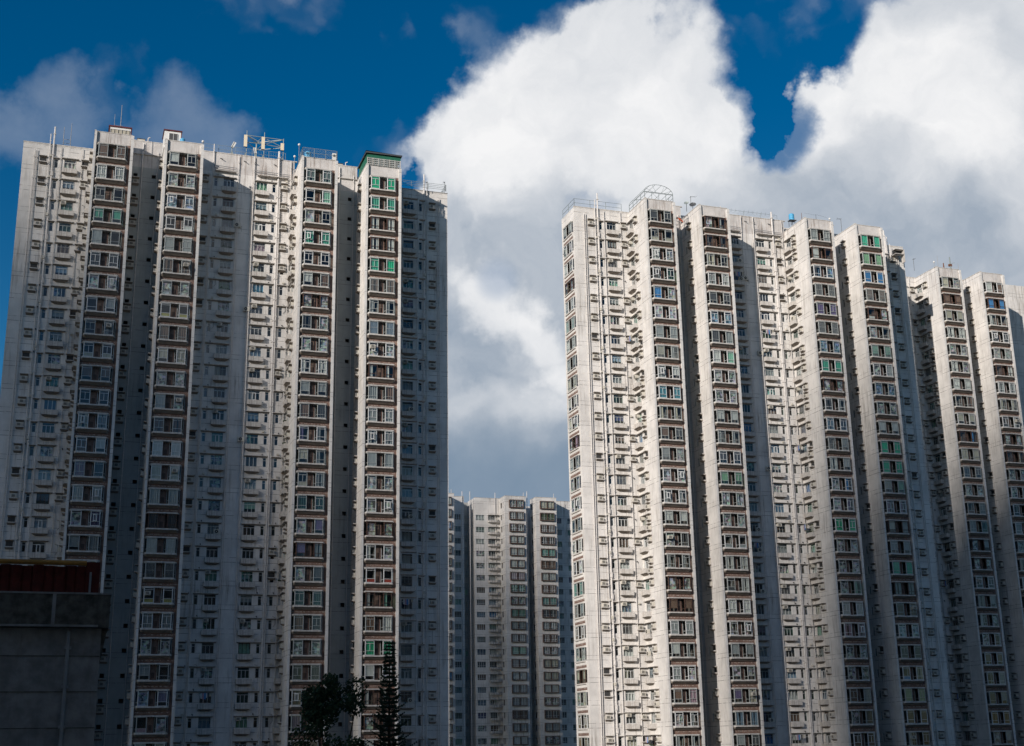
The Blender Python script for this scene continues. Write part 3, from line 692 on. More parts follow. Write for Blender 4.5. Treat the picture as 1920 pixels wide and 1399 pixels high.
def far_tower(u, wd, bays=True):
    mb = MB(); facade(mb, (u, 0), (1, 0), (0, -1), wd, Z0, 56.97, [(1.2, 4.3, mrows(.16, 1.72))], 'white_render')
    facade(mb, (u, 0), (0, 1), (-1, 0), 4., Z0, 56.97, [(1.0, 1.5, mrows(.2, 1.5)), (2.2, 3.4, mrows(.2, 1.5))]); facade(mb, (u + wd, 0), (0, 1), (1, 0), 4., Z0, 56.97, [])
    link('wall', mb.mesh('wall'), mid)
    mb = MB(); mb.box(u - .04, u + wd + .04, -.04, 4.2, 56.97, 57.1, 'concrete_trim'); link('roof', mb.mesh('roof'), mid)
    for i in range(MR):
        b = link('boxed_window', ME['fb'], mid, (u + 1.0, 0, MZ - 2.8 * i)); f = link('window_frame', rnd.choice(FF), b, (.1, 0, .16)); link('window_pane', rnd.choices(FP, (4, 4, 1))[0], b, (.1, 0, .16))
        link('curtain', FC, b, (.1, 0, .16), m='cloth_' + rnd.choice(COLS + ['clutter'] * 12))
far_tower(78.68, 5.18); far_tower(96.15, 5.18); far_tower(103.75, 5.18)
def far_wall(ua, ub, v, zt, cols, m='white_render'):
    mb = MB(); facade(mb, (ua, v), (1, 0), (0, -1), ub - ua, Z0, zt, [(a, a + 2., mrows(.25, 1.55)[1:]) for a in cols], m); link('wall', mb.mesh('wall'), mid)
    mb = MB(); mb.box(ua, ub, v - .04, v + .3, zt, zt + .13, 'concrete_trim'); link('coping', mb.mesh('coping'), mid)
    for a in cols:
        for i in range(1, MR): far_window(ua + a, v, MZ - 2.8 * i + .25)
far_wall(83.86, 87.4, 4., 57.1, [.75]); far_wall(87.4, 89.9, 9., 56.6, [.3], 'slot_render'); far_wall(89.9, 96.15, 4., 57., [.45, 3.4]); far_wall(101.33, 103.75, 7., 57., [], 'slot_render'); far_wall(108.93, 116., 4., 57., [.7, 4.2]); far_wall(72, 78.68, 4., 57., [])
mb = MB(); facade(mb, (87.4, 4.), (0, 1), (1, 0), 5., Z0, 57, []); facade(mb, (89.9, 4.), (0, 1), (-1, 0), 5., Z0, 57, []); mb.box(72, 116, 9.2, 16, Z0, 56.5, 'white_render'); link('core', mb.mesh('core'), mid)
def far_balcony():
    mb = MB(); po = [(0, 0), (.25, -.75), (2.0, -.95), (2.9, -.5), (2.95, 0)]; mb.prism(po, 0, .12, 'concrete_trim'); mb.prism(po, .12, .5, 'concrete_trim'); mb.prism([(x * .98 + .03, y * .9) for x, y in po], 1.75, 1.85, 'concrete_trim')
    mb.box(1.9, 2.4, -.6, -.2, .55, .95, 'beige_metal'); return mb.mesh('balcony')
fbm = far_balcony()
for i in range(1, MR): link('balcony', fbm, mid, (93.1, 4., MZ - 2.8 * i - .2))
for u_, v_ in ((86.9, 4), (95.0, 4), (101.9, 1), (88.8, 4)): pipe(mid, u_, v_ - .2, Z0, 58.4, .09, brackets=False)
for u_ in (83.3, 100.9, 108.5): 
    mb = MB(); mb.tube((u_, .5, 56.9), (u_, .5, 58.1), .06, 'white_pipe', 6); link('vent_pipe', mb.mesh('vent_pipe'), mid)

# ------------------------------------------------------------------ rooftop things
def roof(name, label, cat, mb, group=None): return thing(name, label, cat, W(0, 0, 0), ANG, group, mb.mesh(name))
def rect_of(px0, py0, px1, py1, v):
    a = at(px0, py0, v); b = at(px1, py1, v); return a[0], b[0], min(a[1], b[1]), max(a[1], b[1])
def penthouse(px0, px1, pyt, v, label, d, wide_window):
    u0, zt = at(px0, pyt, v); u1, _ = at(px1, pyt + 8, v)
    t = thing('rooftop_hut', label, 'hut', W(u0, v, TZ - .3), ANG)
    h = zt - TZ + .3; wd = u1 - u0
    mb = MB(); mb.box(0, wd, 0, d, 0, h - .15, 'white_paint'); link('wall', mb.mesh('wall'), t)
    mb = MB(); mb.box(-.12, wd + .12, -.12, d + .12, h - .15, h, 'maroon'); mb.box(-.05, .03, -.05, .03, 0, h - .15, 'maroon') if wide_window else None; mb.box(wd - .03, wd + .05, -.05, .03, 0, h - .15, 'maroon'); link('roof', mb.mesh('roof'), t)
    mb = MB(); z1 = h - .45; z0 = .3 if not wide_window else h - 1.1
    a, b = (.15, wd - .15) if wide_window else (wd * .28, wd * .8)
    mb.box(a, b, -.02, 0, z0, z1, 'cloth_dark' if not wide_window else 'cloth_cream'); n = 5 if wide_window else 2
    for k in range(n + 1): x = a + (b - a) * k / n; mb.bar((x, -.04, z0), (x, -.04, z1), .05, 'aluminium' if not wide_window else 'dark_steel')
    mb.bar((a, -.04, z1), (b, -.04, z1), .05, 'aluminium'); mb.bar((a, -.04, z0), (b, -.04, z0), .05, 'aluminium'); link('window', mb.mesh('window'), t)
    return t
penthouse(206, 246, 235.5, 1.6, 'white rooftop hut with maroon roof and a tall thin mast above it', 3., True)
penthouse(309, 340, 243, 1.8, 'narrow white rooftop hut with dark twin window beside a blue barrel', 2.6, False)

def mast(px, py_top, py_bot, v, r, name, label, cat='antenna', extra=None, m='grey_pipe', group=None):
    u, z0 = at(px, py_bot, v); u1, z1 = at(px, py_top, v)
    mb = MB(); mb.tube((0, 0, -.6), (0, 0, z1 - z0), r, m, 6, r * .6)
    if extra: extra(mb, z1 - z0)
    return thing(name, label, cat, W(u, v, z0), ANG, group, mb.mesh(name))
mast(226, 197, 240, 2.5, .05, 'mast', 'tall thin mast above the maroon-roofed hut')
mast(214, 214, 240, 2.5, .035, 'mast', 'short wire mast beside the tall mast on the maroon-roofed hut', extra=lambda mb, h: mb.bar((-.1, 0, .35), (1., 0, .35), .03, 'grey_pipe'))
mast(118, 238, 274, 7, .05, 'mast', 'twin aerial mast at the far end of the roof left of the huts', extra=lambda mb, h: (mb.tube((.85, 0, -.5), (.85, 0, h + .6), .05, 'grey_pipe', 6, .03), mb.bar((0, 0, .9), (.85, 0, .9), .04, 'grey_pipe'), mb.bar((0, 0, .4), (.85, 0, .4), .04, 'grey_pipe')))
def globe(px, py, v, zb, label):
    u, z = at(px, py, v); mb = MB(); mb.tube((0, 0, zb - z), (0, 0, 0), .03, 'grey_pipe', 5); mb.ball((0, 0, 0), .17, 'white_paint', 8)
    return thing('globe_lamp', label, 'lamp', W(u, v, z), ANG, 'white globe lamps on parapet corners', mb.mesh('globe_lamp'))
globe(380.5, 266, .3, TZ - .3, 'white globe lamp on the corner right of the blue barrel')
globe(561, 272, .2, TZ, 'white globe lamp above the slanted-mesh cage')
globe(552.5, 294, 3.5, TZ, 'white globe lamp at the foot of the slanted-mesh cage, by the long fence')
globe(1751, 492, 12.2, TZ, 'white globe lamp on the set-back block at the right')
globe(1527 + 28.5, 411, .3, TZ, 'white globe lamp on the corner beyond the blue tank')
def barrel(px, py, v, r, h, label, m='blue_plastic', name='water_tank', cat='water tank', stand=0.):
    u, z = at(px, py, v); mb = MB(); n = 14
    mb.tube((0, 0, 0), (0, 0, h), r, m, n); mb.tube((0, 0, h), (0, 0, h + .12), r * .95, m, n, r * .55)
    for k in (.33, .66): mb.tube((0, 0, h * k), (0, 0, h * k + .06), r * 1.05, m, n)
    if stand:
        for a in (-1, 1):
            for b in (-1, 1): mb.bar((a * r * .8, b * r * .8, -stand), (a * r * .8, b * r * .8, 0), .06, 'dark_steel')
        mb.box(-r * 1.2, r * 1.5, -r, r, -.08, -.002, 'dark_steel')
    return thing(name, label, cat, W(u, v, z), ANG, None, mb.mesh(name))
barrel(342, 269, 1.4, .32, .5, 'pale blue barrel half hidden behind the parapet by the narrow hut', name='barrel', cat='barrel')
barrel(577, 297, 1.6, .42, .75, 'light blue barrel inside the slanted-mesh rooftop cage', name='barrel', cat='barrel')
barrel(1484.5, 414, 6.5, .4, .95, 'bright blue water tank on a stand, on the sunlit roof', stand=.9)
barrel(1284.5, 452, .1, .3, .0, '', name='x') if False else None

def railing(pts, v_pts, h, label, name='railing', posts=1.6, n_rails=3, m='galvanised', mesh_kind=None, r=.025, cat='railing', base=0.):
    """pts: list of (u,v,z) along the foot; rails, posts and an infill"""
    t = thing(name, label, cat, W(*pts[0]), ANG)
    P0 = Vector(pts[0]); pp = [Vector(p) - P0 for p in pts]
    ra, po, inf = MB(), MB(), MB()
    for a, b in zip(pp, pp[1:]):
        d = b - a; L = d.length; k = max(1, round(L / posts))
        for j in range(k + 1): q = a + d * (j / k); po.bar(q, q + Vector((0, 0, h)), r * 2, m)
        for j in range(n_rails): z = Vector((0, 0, h * (j + 1) / n_rails)); ra.bar(a + z, b + z, r * 1.5, m)
        if mesh_kind == 'diag':
            s = .24; q = int(L / s)
            for j in range(-int(h / s), q):
                x0 = j * s; x1 = x0 + h; z0, z1 = 0, h
                if x0 < 0: z0 = -x0; x0 = 0
                if x1 > L: z1 = h - (x1 - L); x1 = L
                if z1 > z0: inf.bar(a + d * (x0 / L) + Vector((0, 0, h - z0)), a + d * (x1 / L) + Vector((0, 0, h - z1)), .018, m)
        if mesh_kind == 'vert':
            for j in range(int(L / .22)): q_ = a + d * (j * .22 / L); inf.bar(q_, q_ + Vector((0, 0, h)), .012, m)
        if mesh_kind == 'coil':
            k = int(L / .07); prev = None
            for j in range(k): 
                an = j * .62; q_ = a + d * (j / k) + Vector((0, .3 * math.sin(an), h - .1 + .32 * math.cos(an)))
                if prev is not None: inf.bar(prev, q_, .012, m)
                prev = q_
    link('rail', ra.mesh('rail'), t); link('posts', po.mesh('posts'), t, kind='stuff')
    if inf.f: link('wire_infill', inf.mesh('wire_infill'), t, kind='stuff')
    return t
e0, e1, e2, e3 = [T_POS[k] + T_WID[k] for k in range(4)]
railing([(e1 + .2, WV + .3, CORE + .1), (T_POS[2] - 1.2, WV + .3, CORE + .1)], None, 1.15, 'low wire fence along the roof under the phone antennas', name='wire_fence', posts=2.0, n_rails=2, mesh_kind='vert', cat='fence', r=.02)
railing([(T_POS[2] + .1, 3.4, TZ), (T_POS[2] + .1, .2, TZ), (T_POS[2] + TW - .1, .2, TZ), (T_POS[2] + TW - .1, 2.2, TZ)], None, 1.3, 'cage fence of slanted wires round the roof between the phone antennas and green shed', name='wire_fence', posts=1.5, n_rails=2, mesh_kind='diag', cat='fence')
railing([(e3 + .4, WV + .15, 73.3), (e3 + 7.7, WV + .15, 73.3), (e3 + 7.7, WV + 4, 73.3)], None, .95, 'plain rail fence on the roof right of the green shed', n_rails=4, posts=2.4)
O2 = 72.67
railing([(O2 - 8.1, 10.5, 73.3), (O2 - 8.1, 6.0, 73.3), (O2 - .9, 6.0, 73.3)], None, 1.25, 'steel rail fence on the roof left of the domed cage', n_rails=2, posts=2.3)
railing([(O2 + e1 + .3, WV + .3, CORE + .1), (O2 + T_POS[2] - .8, WV + .3, CORE + .1)], None, .9, 'coiled wire fence on the roof left of the blue tank', name='wire_fence', n_rails=1, mesh_kind='coil', posts=3., cat='fence', r=.02)

# phone antennas on their lattice
def panel_antenna(px, py0, py1, v, label):
    u, z0 = at(px, py1, v); _, z1 = at(px, py0, v); h = z1 - z0; d = CORE - z0
    t = thing('panel_antenna', label, 'antenna', W(u, v, z0), ANG, 'beige phone antennas on the left block roof')
    mb = MB(); mb.box(-.22, .2, -.14, .02, 0, h, 'panel_beige'); mb.box(-.17, .15, -.1, 0, -.06, -.002, 'dark_steel'); link('panel', mb.mesh('panel'), t)
    mb = MB(); mb.tube((.16, .1, d), (.16, .1, h + .75), .05, 'galvanised', 6); mb.box(-.05, .2, 0.03, .25, d + .2, d + .75, 'galvanised'); link('mast', mb.mesh('mast'), t)
panel_antenna(460, 254, 276, 6.6, 'tall beige panel antenna at the lattice end nearer the floodlight')
panel_antenna(493, 258, 281, 6.6, 'tall beige panel antenna in the middle of the lattice')
panel_antenna(529, 270, 283, 6.6, 'short beige panel antenna at the lattice end nearer the slanted-mesh cage')
def P_(px, py, v): u, z = at(px, py, v); return (u, v, z)
mb = MB(); c1 = P_(481, 268, 9.); c2 = P_(481, 282, 9.)
a1, a2 = P_(463, 254, 6.7), P_(463, 267, 6.7); b1, b2 = P_(493, 258, 6.7), P_(494, 271, 6.7); d1, d2 = P_(531, 263, 6.7), P_(531, 278, 6.7)
for p, q in ((a1, b1), (b1, d1), (a2, b2), (b2, d2), (a1, c1), (a2, c2), (b1, c1), (b2, c2), (a1, b2), (b1, d2), (d1, c1), (d2, c2), (c1, c2), (a2, c1), (d1, b2)): mb.bar(p, q, .07, 'galvanised')
mb.tube((c2[0], c2[1], CORE - .3), c1, .09, 'galvanised', 6)
roof('antenna_lattice', 'grey steel lattice frame tying the three panel antennas together', 'lattice frame', mb)
def flood(px, py, v, tilt, label):
    u, z = at(px, py, v); t = thing('floodlight', label, 'floodlight', W(u, v, CORE), ANG, 'floodlights on the left block roof'); h = z - CORE
    mb = MB(); mb.tube((0, 0, 0), (0, 0, h), .05, 'galvanised', 6); mb.box(-.16, .16, -.1, .1, .1, .6, 'galvanised'); link('post', mb.mesh('post'), t)
    mb = MB(); p = Vector((0, -.12, h)); q = p + Vector((.42 * tilt, -.2, .72)); n_ = Vector((.13, .02, -.06 * tilt))
    mb.prism([(0, 0)], 0, 0, 'white_paint') if False else None
    for s_ in (1,): mb.quad([p - n_, p + n_, q + n_, q - n_], 'white_paint'); mb.quad([p - n_ + Vector((0, .14, 0)), p + n_ + Vector((0, .14, 0)), q + n_ + Vector((0, .14, 0)), q - n_ + Vector((0, .14, 0))], 'galvanised'); mb.bar(p - n_, q - n_, .09, 'white_paint'); mb.bar(p + n_, q + n_, .09, 'white_paint')
    link('lamp_head', mb.mesh('lamp_head'), t)
flood(435, 278, 6.4, .8, 'tilted white floodlight on a post at the fence end away from the cage')
flood(479, 289, 6.2, -.5, 'small white floodlight low under the steel lattice')
# small outdoor unit by the slanted cage
u_, z_ = at(627, 294, .8); mb = MB(); mb.box(-.25, .3, 0, .35, -.6, .45, 'white_paint'); mb.tube((0, -.01, .1), (0, -.005, .1), .18, 'dark_grille', 8); thing('outdoor_unit', 'white outdoor unit at the corner of the slanted-mesh cage', 'air conditioner', W(u_, .8, z_), ANG, None, mb.mesh('outdoor_unit'))
# green shed
t = thing('rooftop_shed', 'green metal rooftop shed with open block lattice below its roof', 'shed', W(T_POS[3], 0, TZ), ANG)
mb = MB(); mb.box(.1, 4.55, .25, 5.2, 1.05, 1.6, 'green_sheet'); mb.box(.05, .12, .3, 5.2, 0, 1.05, 'green_sheet'); link('wall', mb.mesh('wall'), t)
mb = MB(); mb.quad([(-.12, 0., 1.9), (4.75, 0., 1.75), (4.75, 5.4, 1.55), (-.12, 5.4, 1.7)], 'dark_steel'); mb.box(-.1, 4.7, .02, .1, 1.6, 1.8, 'dark_steel'); mb.box(-.12, -.04, .02, 5.4, 1.55, 1.75, 'dark_steel'); link('roof', mb.mesh('roof'), t)
mb = MB()
for k in range(7): mb.box(.1 + k * .73, .17 + k * .73, .16, .24, 0, 1.05, 'concrete_trim')
for j in range(4): mb.box(.1, 4.55, .18, .22, .1 + j * .27, .2 + j * .27, 'concrete_trim')
for k in range(20): mb.box(.15 + k * .22, .23 + k * .22, .17, .23, 0, 1.05, 'galvanised')
link('lattice', mb.mesh('lattice'), t, kind='stuff')
mb = MB(); mb.box(.3, 4.4, 1.2, 1.3, .05, 1.0, 'green_net'); link('inner_wall', mb.mesh('inner_wall'), t)

# domed wire cage
t = thing('wire_cage', 'rooftop cage of thin steel bars under an arched top', 'cage', W(O2, 0, TZ), ANG)
mb = MB(); n = 14
for y in (.25, 5.6):
    pr = None
    for k in range(n + 1):
        a = math.pi * k / n; q = (2.3 - 2.15 * math.cos(a), y, 1.15 + 1.2 * math.sin(a))
        if pr: mb.bar(pr, q, .05, 'galvanised')
        pr = q
for k in (2, 4, 6, 8, 10, 12): a = math.pi * k / n; mb.bar((2.3 - 2.15 * math.cos(a), .25, 1.15 + 1.2 * math.sin(a)), (2.3 - 2.15 * math.cos(a), 5.6, 1.15 + 1.2 * math.sin(a)), .035, 'galvanised')
for k in (2, 5, 9, 12): a = math.pi * k / n; mb.bar((2.3 - 2.15 * math.cos(a), .25, 1.15 + 1.2 * math.sin(a)), (2.3 - .9 * math.cos(a), .25, 1.15), .03, 'galvanised')
link('arched_top', mb.mesh('arched_top'), t)
mb = MB()
for x in (.15, 4.45):
    for z in (.1, .6, 1.15): mb.bar((x, .25, z), (x, 5.6, z), .045, 'galvanised')
    for k in range(5): mb.bar((x, .25 + 1.33 * k, 0), (x, .25 + 1.33 * k, 1.15), .06, 'galvanised')
for z in (.1, 1.15, 1.05): mb.bar((.15, .25, z), (4.45, .25, z), .05, 'galvanised')
for k in range(5): mb.bar((.15 + k * 1.07, .25, 0), (.15 + k * 1.07, .25, 1.15), .05, 'galvanised')
mb.bar((3.4, .25, .3), (4.45, .25, 1.1), .03, 'galvanised'); mb.bar((1.3, .25, 1.1), (2.2, .25, .2), .03, 'galvanised')
link('side_bars', mb.mesh('side_bars'), t)
def dish(px, py, v, r, zb, label):
    u, z = at(px, py, v); t = thing('satellite_dish', label, 'satellite dish', W(u, v, z), ANG, 'satellite dishes near the domed cage')
    mb = MB(); rings = 4; c = Vector((0, 0, 0)); ax = Vector((-.35, -.6, .45)).normalized(); x = ax.orthogonal().normalized(); y = ax.cross(x); pr = None
    for j in range(1, rings + 1):
        rr = r * j / rings; cur = [c + (x * math.cos(6.283 * i / 12) + y * math.sin(6.283 * i / 12)) * rr + ax * (rr * rr / r * .3) for i in range(12)]
        for i in range(12):
            k = (i + 1) % 12
            mb.quad([pr[i], pr[k], cur[k], cur[i]] if pr else [c, cur[k], cur[i]], 'dark_steel' if r > .4 else 'galvanised')
        pr = cur
    mb.bar(c, c + ax * r * 1.0, .03, 'dark_steel'); link('bowl', mb.mesh('bowl'), t)
    mb = MB(); mb.tube((0, .05, zb - z), (0, .02, 0), .04, 'dark_steel', 6); link('stand', mb.mesh('stand'), t)
dish(1299, 385.5, 3.2, .5, TZ - .4, 'round dark dish in front of the tower corner right of the domed cage')
dish(1287, 382, 6.4, .36, CORE, 'smaller dish beside the thin roof pipe near the domed cage')
mb = MB()
def yagi(px, py_top, py_bot, v, label, w_=.9, name='aerial'):
    u, z0 = at(px, py_bot, v); _, z1 = at(px, py_top, v); mb = MB(); h = z1 - z0
    mb.tube((0, 0, -.5), (0, 0, h), .035, 'dark_steel', 5); mb.bar((-.1, -.1, h - .08), (w_, .2, h + .12), .025, 'dark_steel')
    for k in range(5): x = w_ * k / 4; mb.bar((x, -.25, h - .05 + x * .15), (x, .3, h - .05 + x * .15), .015, 'dark_steel')
    return thing(name, label, 'aerial', W(u, v, z0), ANG, 'television aerials', mb.mesh(name))
yagi(1295.5, 369, 383, 4.5, 'television aerial rising above the dark round dish')
yagi(1578, 411, 430, 6.5, 'bent aerial on the shaded wall top right of the globe lamp', -.6)
yagi(1714, 486, 503, 17, 'thin forked aerial left of the set-back block parapet', .35)
yagi(834, 342, 352, 6.2, 'small aerial at the far end of the plain rail fence', -.2)
yagi(801, 342, 356, 6.3, 'small aerial near the thick white vent pipe', -.15)
mast(1503.5, 400, 412, 3., .05, 'pole', 'rusty short pole right of the blue tank', 'pole', m='rust')
mast(1530.5, 403, 414, 2., .04, 'pole', 'dark pole carrying a sagging wire on the roof past the blue tank', 'pole', m='dark_steel', extra=lambda mb, h: (mb.bar((-1.9, 0, h), (0, 0, h - .1), .015, 'dark_steel'), mb.bar((0, 0, h), (1.8, 0, h - .25), .015, 'dark_steel')))
mast(1782, 483, 500, 12.9, .16, 'antenna_post', 'thick grey antenna post on the set-back block', 'antenna', m='galvanised', extra=lambda mb, h: (mb.box(-.3, .25, -.15, .15, 0, .35, 'rust'), mb.bar((.2, 0, .5), (.9, 0, .7), .04, 'galvanised')))
mast(1759, 480, 499, 12.9, .035, 'mast', 'thin rod on the set-back block beside the globe lamp')
mast(1769.5, 494, 501, 12.9, .14, 'flue', 'short rusty flue between rod and antenna post on the set-back block', 'flue', m='rust')
mast(1797, 494, 503, 12.9, .04, 'mast', 'lowest thin rod at the outer end of the set-back block roof')
for k, (px, pt, lab) in enumerate(((1663, 442, 'taller white vent pipe by the shaded end wing roof'), (1670, 458, 'shorter white vent pipe by the shaded end wing roof'))):
    mast(px, pt, 480, 5.7, .08, 'vent_pipe', lab, 'pipe', m='white_pipe')
for k, (uu, vv, zz, lab) in enumerate(((5.6, 6.4, CORE + .3, 'grey roof box behind the parapet between the two rooftop huts'), (31.2, 6.5, CORE + .3, 'grey roof box between the slanted-mesh cage and the green shed'), (O2 + 6.2, 6.6, CORE + .3, 'grey roof box beside the dishes near the domed cage'))):
    mb = MB(); mb.box(-.4, .5, 0, .8, 0, .55, 'beige_metal'); mb.box(-.46, .56, -.06, .86, .55, .62, 'dark_steel'); mb.tube((.9, .2, -.2), (.9, .2, .9), .06, 'white_pipe', 6); mb.tube((.9, .2, .9), (1.15, .1, .95), .06, 'white_pipe', 6); mb.bar((.5, .2, .1), (.9, .2, .1), .05, 'white_pipe')
    thing('roof_vent', lab, 'vent', W(uu, vv, zz), ANG, None, mb.mesh('roof_vent'))
# open hood frame high on the end wing wall
u_, z_ = at(1676, 478, 5.6); mb = MB(); mb.box(0, 1.6, -.5, .3, 0, .08, 'concrete_trim'); mb.box(0, 1.6, -.5, .3, .75, .83, 'concrete_trim'); mb.box(1.5, 1.6, -.5, .3, -1.2, .75, 'concrete_trim'); mb.box(0, 1.5, .1, .3, .08, .75, 'dark_grille')
thing('wall_hood', 'double concrete hood high on the wall next to the two white vent pipes', 'hood', W(u_, 5.6, z_), ANG, None, mb.mesh('wall_hood'))
# orange cloth in the slot
u_, z_ = at(1271, 408, 5.2); mb = MB()
for k in range(4): mb.quad([(k * .22, .02 * k, 0 - k * .12), ((k + 1) * .22, -.05 * (k % 2), -(k + 1) * .12), ((k + 1) * .22 + .1, .05, -(k + 1) * .12 - .35), (k * .22 + .05, 0, -k * .12 - .3)], 'orange_cloth')
mb.bar((-.1, .1, .1), (1.1, .3, -.75), .03, 'dark_steel')
thing('cloth', 'orange cloth hanging by the pipes beside the domed-cage tower', 'cloth', W(u_, 5.2, z_), ANG, None, mb.mesh('cloth'))
# green net down the slot of the sunlit block
mb = MB(); r_ = random.Random(2)
for k in range(24):
    z = 71. - k * 2.9
    for j in range(5): x = j * .28; mb.quad([(x, -.03 * (j % 2), z - 2.9), (x + .28, -.03 * ((j + 1) % 2), z - 2.9), (x + .28, -.03 * ((j + 1) % 2), z), (x, -.03 * (j % 2), z)], 'green_net')
thing('safety_net', 'dark green netting hanging down the deep slot right of the domed-cage tower', 'net', W(O2 + e0 + 1.0, WV - .6, 0), ANG, None, mb.mesh('safety_net'))

# ------------------------------------------------------------------ near rooftop at the lower left
def near(px, py, y): d = ray(px, py); t_ = y / d.y; return d * t_
NV = -113.
def nat(px, py): u_, z_ = at(px, py, NV); return u_, z_
au, az = nat(208, 1116); bu, bz = nat(205, 1178); cu, cz = nat(187, 1060); du, dz = nat(163, 1056); eu, ez = nat(191, 1178)
X0 = au - 22
t = thing('rooftop_tank_room', 'dark concrete tank room top with red sheeting in the lower left corner', 'rooftop structure', W(0, NV, 0), ANG)
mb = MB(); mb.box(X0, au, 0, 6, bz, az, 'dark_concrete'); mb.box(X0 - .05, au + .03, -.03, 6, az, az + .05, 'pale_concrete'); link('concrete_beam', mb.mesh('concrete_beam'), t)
mb = MB(); mb.box(X0, eu, .25, 6, -14.9, bz, 'pale_concrete'); link('wall', mb.mesh('wall'), t)
mb = MB(); mb.prism([(eu, .5), (eu + .02, .5), (eu + .02, 4), (eu, 4)], bz - 1., bz, 'dark_concrete', [(eu, .5), (au - .03, .5), (au - .03, 4), (eu, 4)]); link('corbel', mb.mesh('corbel'), t)
x = X0; k = 0
while x < cu - .1:
    x1 = min(x + .3, cu); mb = MB(); yo = .3 + (.03 if k % 2 else 0)
    mb.prism([(x, yo), (x + .06, yo - .05), (x1 - .06, yo - .05), (x1, yo), (x1, yo + .06), (x, yo + .06)], az + .05, cz - .02 * (k % 3), 'red_sheet')
    link('sheet_panel', mb.mesh('sheet_panel'), t); x += .3; k += 1
mb = MB(); mb.tube((X0, .1, dz), (du, .1, dz), .075, 'yellow_pipe', 10); link('pipe', mb.mesh('pipe'), t)
mb = MB(); mb.box(du, cu + .02, .18, .24, az + .05, cz + .1, 'red_sheet'); mb.box(du + .1, du + .16, .12, .18, az + .05, cz - .2, 'grey_pipe'); link('end_panel', mb.mesh('end_panel'), t)
mb = MB(); mb.tube((eu - .9, .12, -14), (eu - .9, .12, bz - .1), .05, 'grey_pipe', 8)
for k in range(6): mb.box(eu - 1., eu - .8, .08, .25, bz - .6 - k * 1.1, bz - .52 - k * 1.1, 'grey_pipe')
link('drain_pipe', mb.mesh('drain_pipe'), t)
for k in range(5):
    mb = MB(); mb.box(X0, eu - .01, .235, .25, bz - .8 - k * 1.0, bz - .775 - k * 1.0, 'dark_concrete'); link('formwork_joint', mb.mesh('formwork_joint'), t)
mb = MB(); mb.box(X0, au - .3, -.04, 0, bz + .02, bz + .08, 'pale_concrete'); mb.box(au - 1.6, au - 1.5, -.02, 0, bz + .08, az, 'pale_concrete'); link('drip_ledge', mb.mesh('drip_ledge'), t)

# ------------------------------------------------------------------ unseen row of blocks added behind the camera to hold off the low sky
for k, (u0_, ht) in enumerate(((-175, 78), (-95, 76), (-15, 62), (65, 62), (145, 62))):
    t = thing('added_block', ('first', 'second', 'third', 'fourth', 'fifth')[k] + ' added pale high-rise, out of view, holding off low sky light', 'apartment block', W(u0_, -188, 0), ANG, 'high-rises added behind the camera')
    mb = MB()
    mb.box(0, 70, 0, 14, Z0, ht, 'white_render')
    for q in (4, 16, 34, 48, 60): mb.box(q, q + 5, 13.9, 19, Z0, ht - .2, 'white_render')
    link('wall', mb.mesh('wall'), t)
    mb = MB()
    for q in (4.8, 16.8, 34.8, 48.8, 60.8):
        for i in range(32): mb.box(q, q + 3.4, 18.9, 19.3, ht - 4 - i * 2.8, ht - 2.2 - i * 2.8, 'brown_aluminium')
    for q in (10.5, 13, 23, 26, 29, 41, 44.5, 55, 57.5):
        for i in range(32): mb.box(q, q + 1.4, 13.9, 14.05, ht - 4 - i * 2.8, ht - 2.7 - i * 2.8, 'dark_grille')
    link('windows', mb.mesh('windows'), t, kind='stuff')

# ------------------------------------------------------------------ trees
def pine(px, py, y, label, seed, hgt=None, spread=1.):
    r = random.Random(seed); top = near(px, py, y); gz = -15; H = top.z - gz
    t = thing('pine_tree', label, 'tree', (top.x, y, gz))
    mb = MB(); mb.tube((0, 0, 0), (0, 0, H * .6), .28, 'bark', 8, .16); mb.tube((0, 0, H * .6), (0, 0, H), .16, 'bark', 8, .02); link('trunk', mb.mesh('trunk'), t)
    mb = MB(); z = H - .1; k = 0
    while z > H * .25:
        dd = H - z; rad = min(3.2, (.12 + .21 * dd) * spread) * r.uniform(.9, 1.08); nb = 6 if dd > 1 else 4; ph = r.uniform(0, 6.28)
        for j in range(nb):
            a_ = ph + 6.283 * j / nb + r.uniform(-.15, .15); L = rad * r.uniform(.55, 1.15); ns = max(3, int(L / .16)); pr = Vector((0, 0, z))
            rise = .35 if dd < 2 else .12
            for s_ in range(1, ns + 1):
                f = s_ / ns; q = Vector((math.cos(a_) * L * f, math.sin(a_) * L * f, z + L * (rise * f + .12 * f * f) - L * .1 * math.sin(f * 3.1)))
                mb.bar(pr, q, .022, 'bark'); side = Vector((-math.sin(a_), math.cos(a_), 0)); pr = q
                for sg in (-1, 1):
                    for rep in range(3):
                        ln = (.34 * (1 - f) + .13) * r.uniform(.6, 1.5); tip = q + side * sg * ln + Vector((math.cos(a_), math.sin(a_), 0)) * ln * .6 + Vector((0, 0, r.uniform(-.08, .1)))
                        wv = Vector((0, 0, .035)) if rep else side.cross(Vector((0, 0, 1))) * .04
                        mb.quad([q - wv, tip, q + wv], 'pine_needles')
                        mb.quad([q - side * .02 + wv, (q + tip) / 2 + Vector((0, 0, .06)), tip, (q + tip) / 2 - Vector((0, 0, .05))], 'pine_needles')
        z -= .27 + .03 * dd ** .6; k += 1
    link('crown', mb.mesh('crown'), t)
pine(731, 1205, 110, 'dark conifer with tiered branches in front of the low windows of the left block', 4)
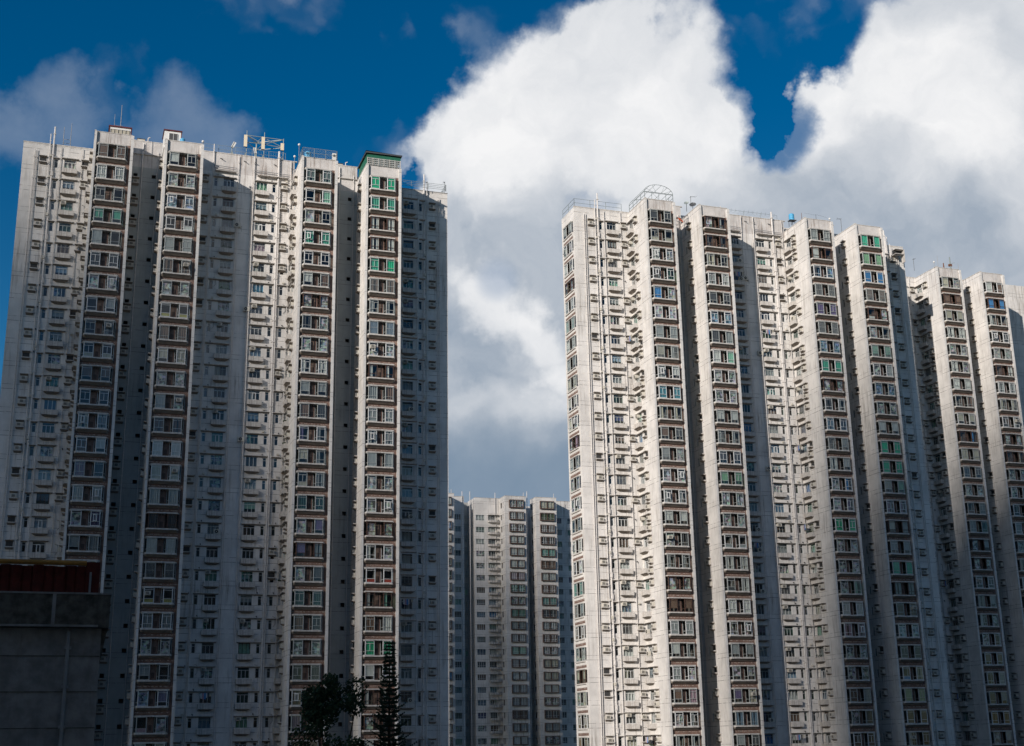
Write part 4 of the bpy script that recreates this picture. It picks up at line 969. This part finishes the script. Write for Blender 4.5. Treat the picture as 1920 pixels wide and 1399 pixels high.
def leafy(px, py, y, label, seed):
    r = random.Random(seed); top = near(px, py, y); gz = -15; H = top.z - gz
    t = thing('leafy_tree', label, 'tree', (top.x, y, gz))
    mb = MB(); mb.tube((0, 0, 0), (.2, 0, H * .5), .3, 'bark', 8, .2); tips = []
    for k in range(9):
        a_ = k * .7 + r.uniform(-.2, .2); L = r.uniform(1.2, 2.6); q = Vector((.2 + math.cos(a_) * L, math.sin(a_) * L, H * r.uniform(.68, .9))); mb.tube((.2, 0, H * r.uniform(.4, .5)), q, .13, 'bark', 6, .04); tips.append(q)
    link('trunk', mb.mesh('trunk'), t); mb = MB()
    cl = [(q, r.uniform(.8, 1.3)) for q in tips] + [(Vector((r.uniform(-1.6, 1.8), r.uniform(-1.5, 1.5), H - r.uniform(.9, 3.2))), r.uniform(.6, 1.1)) for _ in range(16)] + [(Vector((0, 0, H - .55)), .55)]
    for c, rad in cl:
        for _ in range(int(280 * rad)):
            d = Vector((r.gauss(0, 1), r.gauss(0, 1), r.gauss(0, 1))).normalized(); p = c + d * rad * r.uniform(.55, 1.05); p.z = min(p.z, H)
            n_ = Vector((r.gauss(0, 1), r.gauss(0, 1), r.gauss(0, 1))).normalized(); b = n_.orthogonal().normalized(); e = n_.cross(b); sz = r.uniform(.09, .19)
            mb.quad([p - b * sz, p + e * sz * .55, p + b * sz, p - e * sz * .55], 'leaves')
    link('crown', mb.mesh('crown'), t)
leafy(620, 1261, 104, 'broad dark leafy tree whose top just shows left of the conifer', 9)

# ------------------------------------------------------------------ unseen clouds added towards the sun, shaped to shade the lower floors
def shade_cloud_mesh(seed, rx, ry, rz_):
    r = random.Random(seed); import mathutils.noise as mn
    mb = MB(); mb.ball((0, 0, 0), 1., 'white_paint', 28)
    vs_ = []
    for v in mb.v:
        p = Vector(v); k = 1 + .06 * mn.noise(p * 1.6 + Vector((seed, 0, 0))) + .05 * mn.noise(p * 4 + Vector((0, seed, 0)))
        vs_.append((p.x * rx * k, p.y * ry * k, p.z * rz_ * k))
    mb.v = vs_; me = mb.mesh('shade_cloud'); me.materials.clear(); me.materials.append(MATS['shade_cloud']); return me
def shade_cloud_mat(den):
    m = bpy.data.materials.new('shade_cloud'); m.use_nodes = True; tt = NT(m.node_tree)
    pv = tt.n('ShaderNodeVolumePrincipled', {'Color': (1, 1, 1, 1), 'Density': den, 'Anisotropy': .3}); tt.t.links.new(pv.outputs[0], tt.n('ShaderNodeOutputMaterial').inputs['Volume']); MATS['shade_cloud'] = m
for k, (u_, z_, dist, rx, ry, rz_, den) in enumerate(((-19.8, 4.5, 3274, 42.8, 80, 62.9, .029), (173, -14, 2701, 57.4, 80, 61.5, .029), (-70.5, 47., 4571, 27.5, 70, 80, .055))):
    shade_cloud_mat(den)
    o = link('shade_cloud', shade_cloud_mesh(k + 3, rx, ry, rz_), None, W(u_, 0, z_) + sun_dir * dist); o['kind'] = 'structure'
    o.rotation_euler = (0, 0, -SUN_AZ)
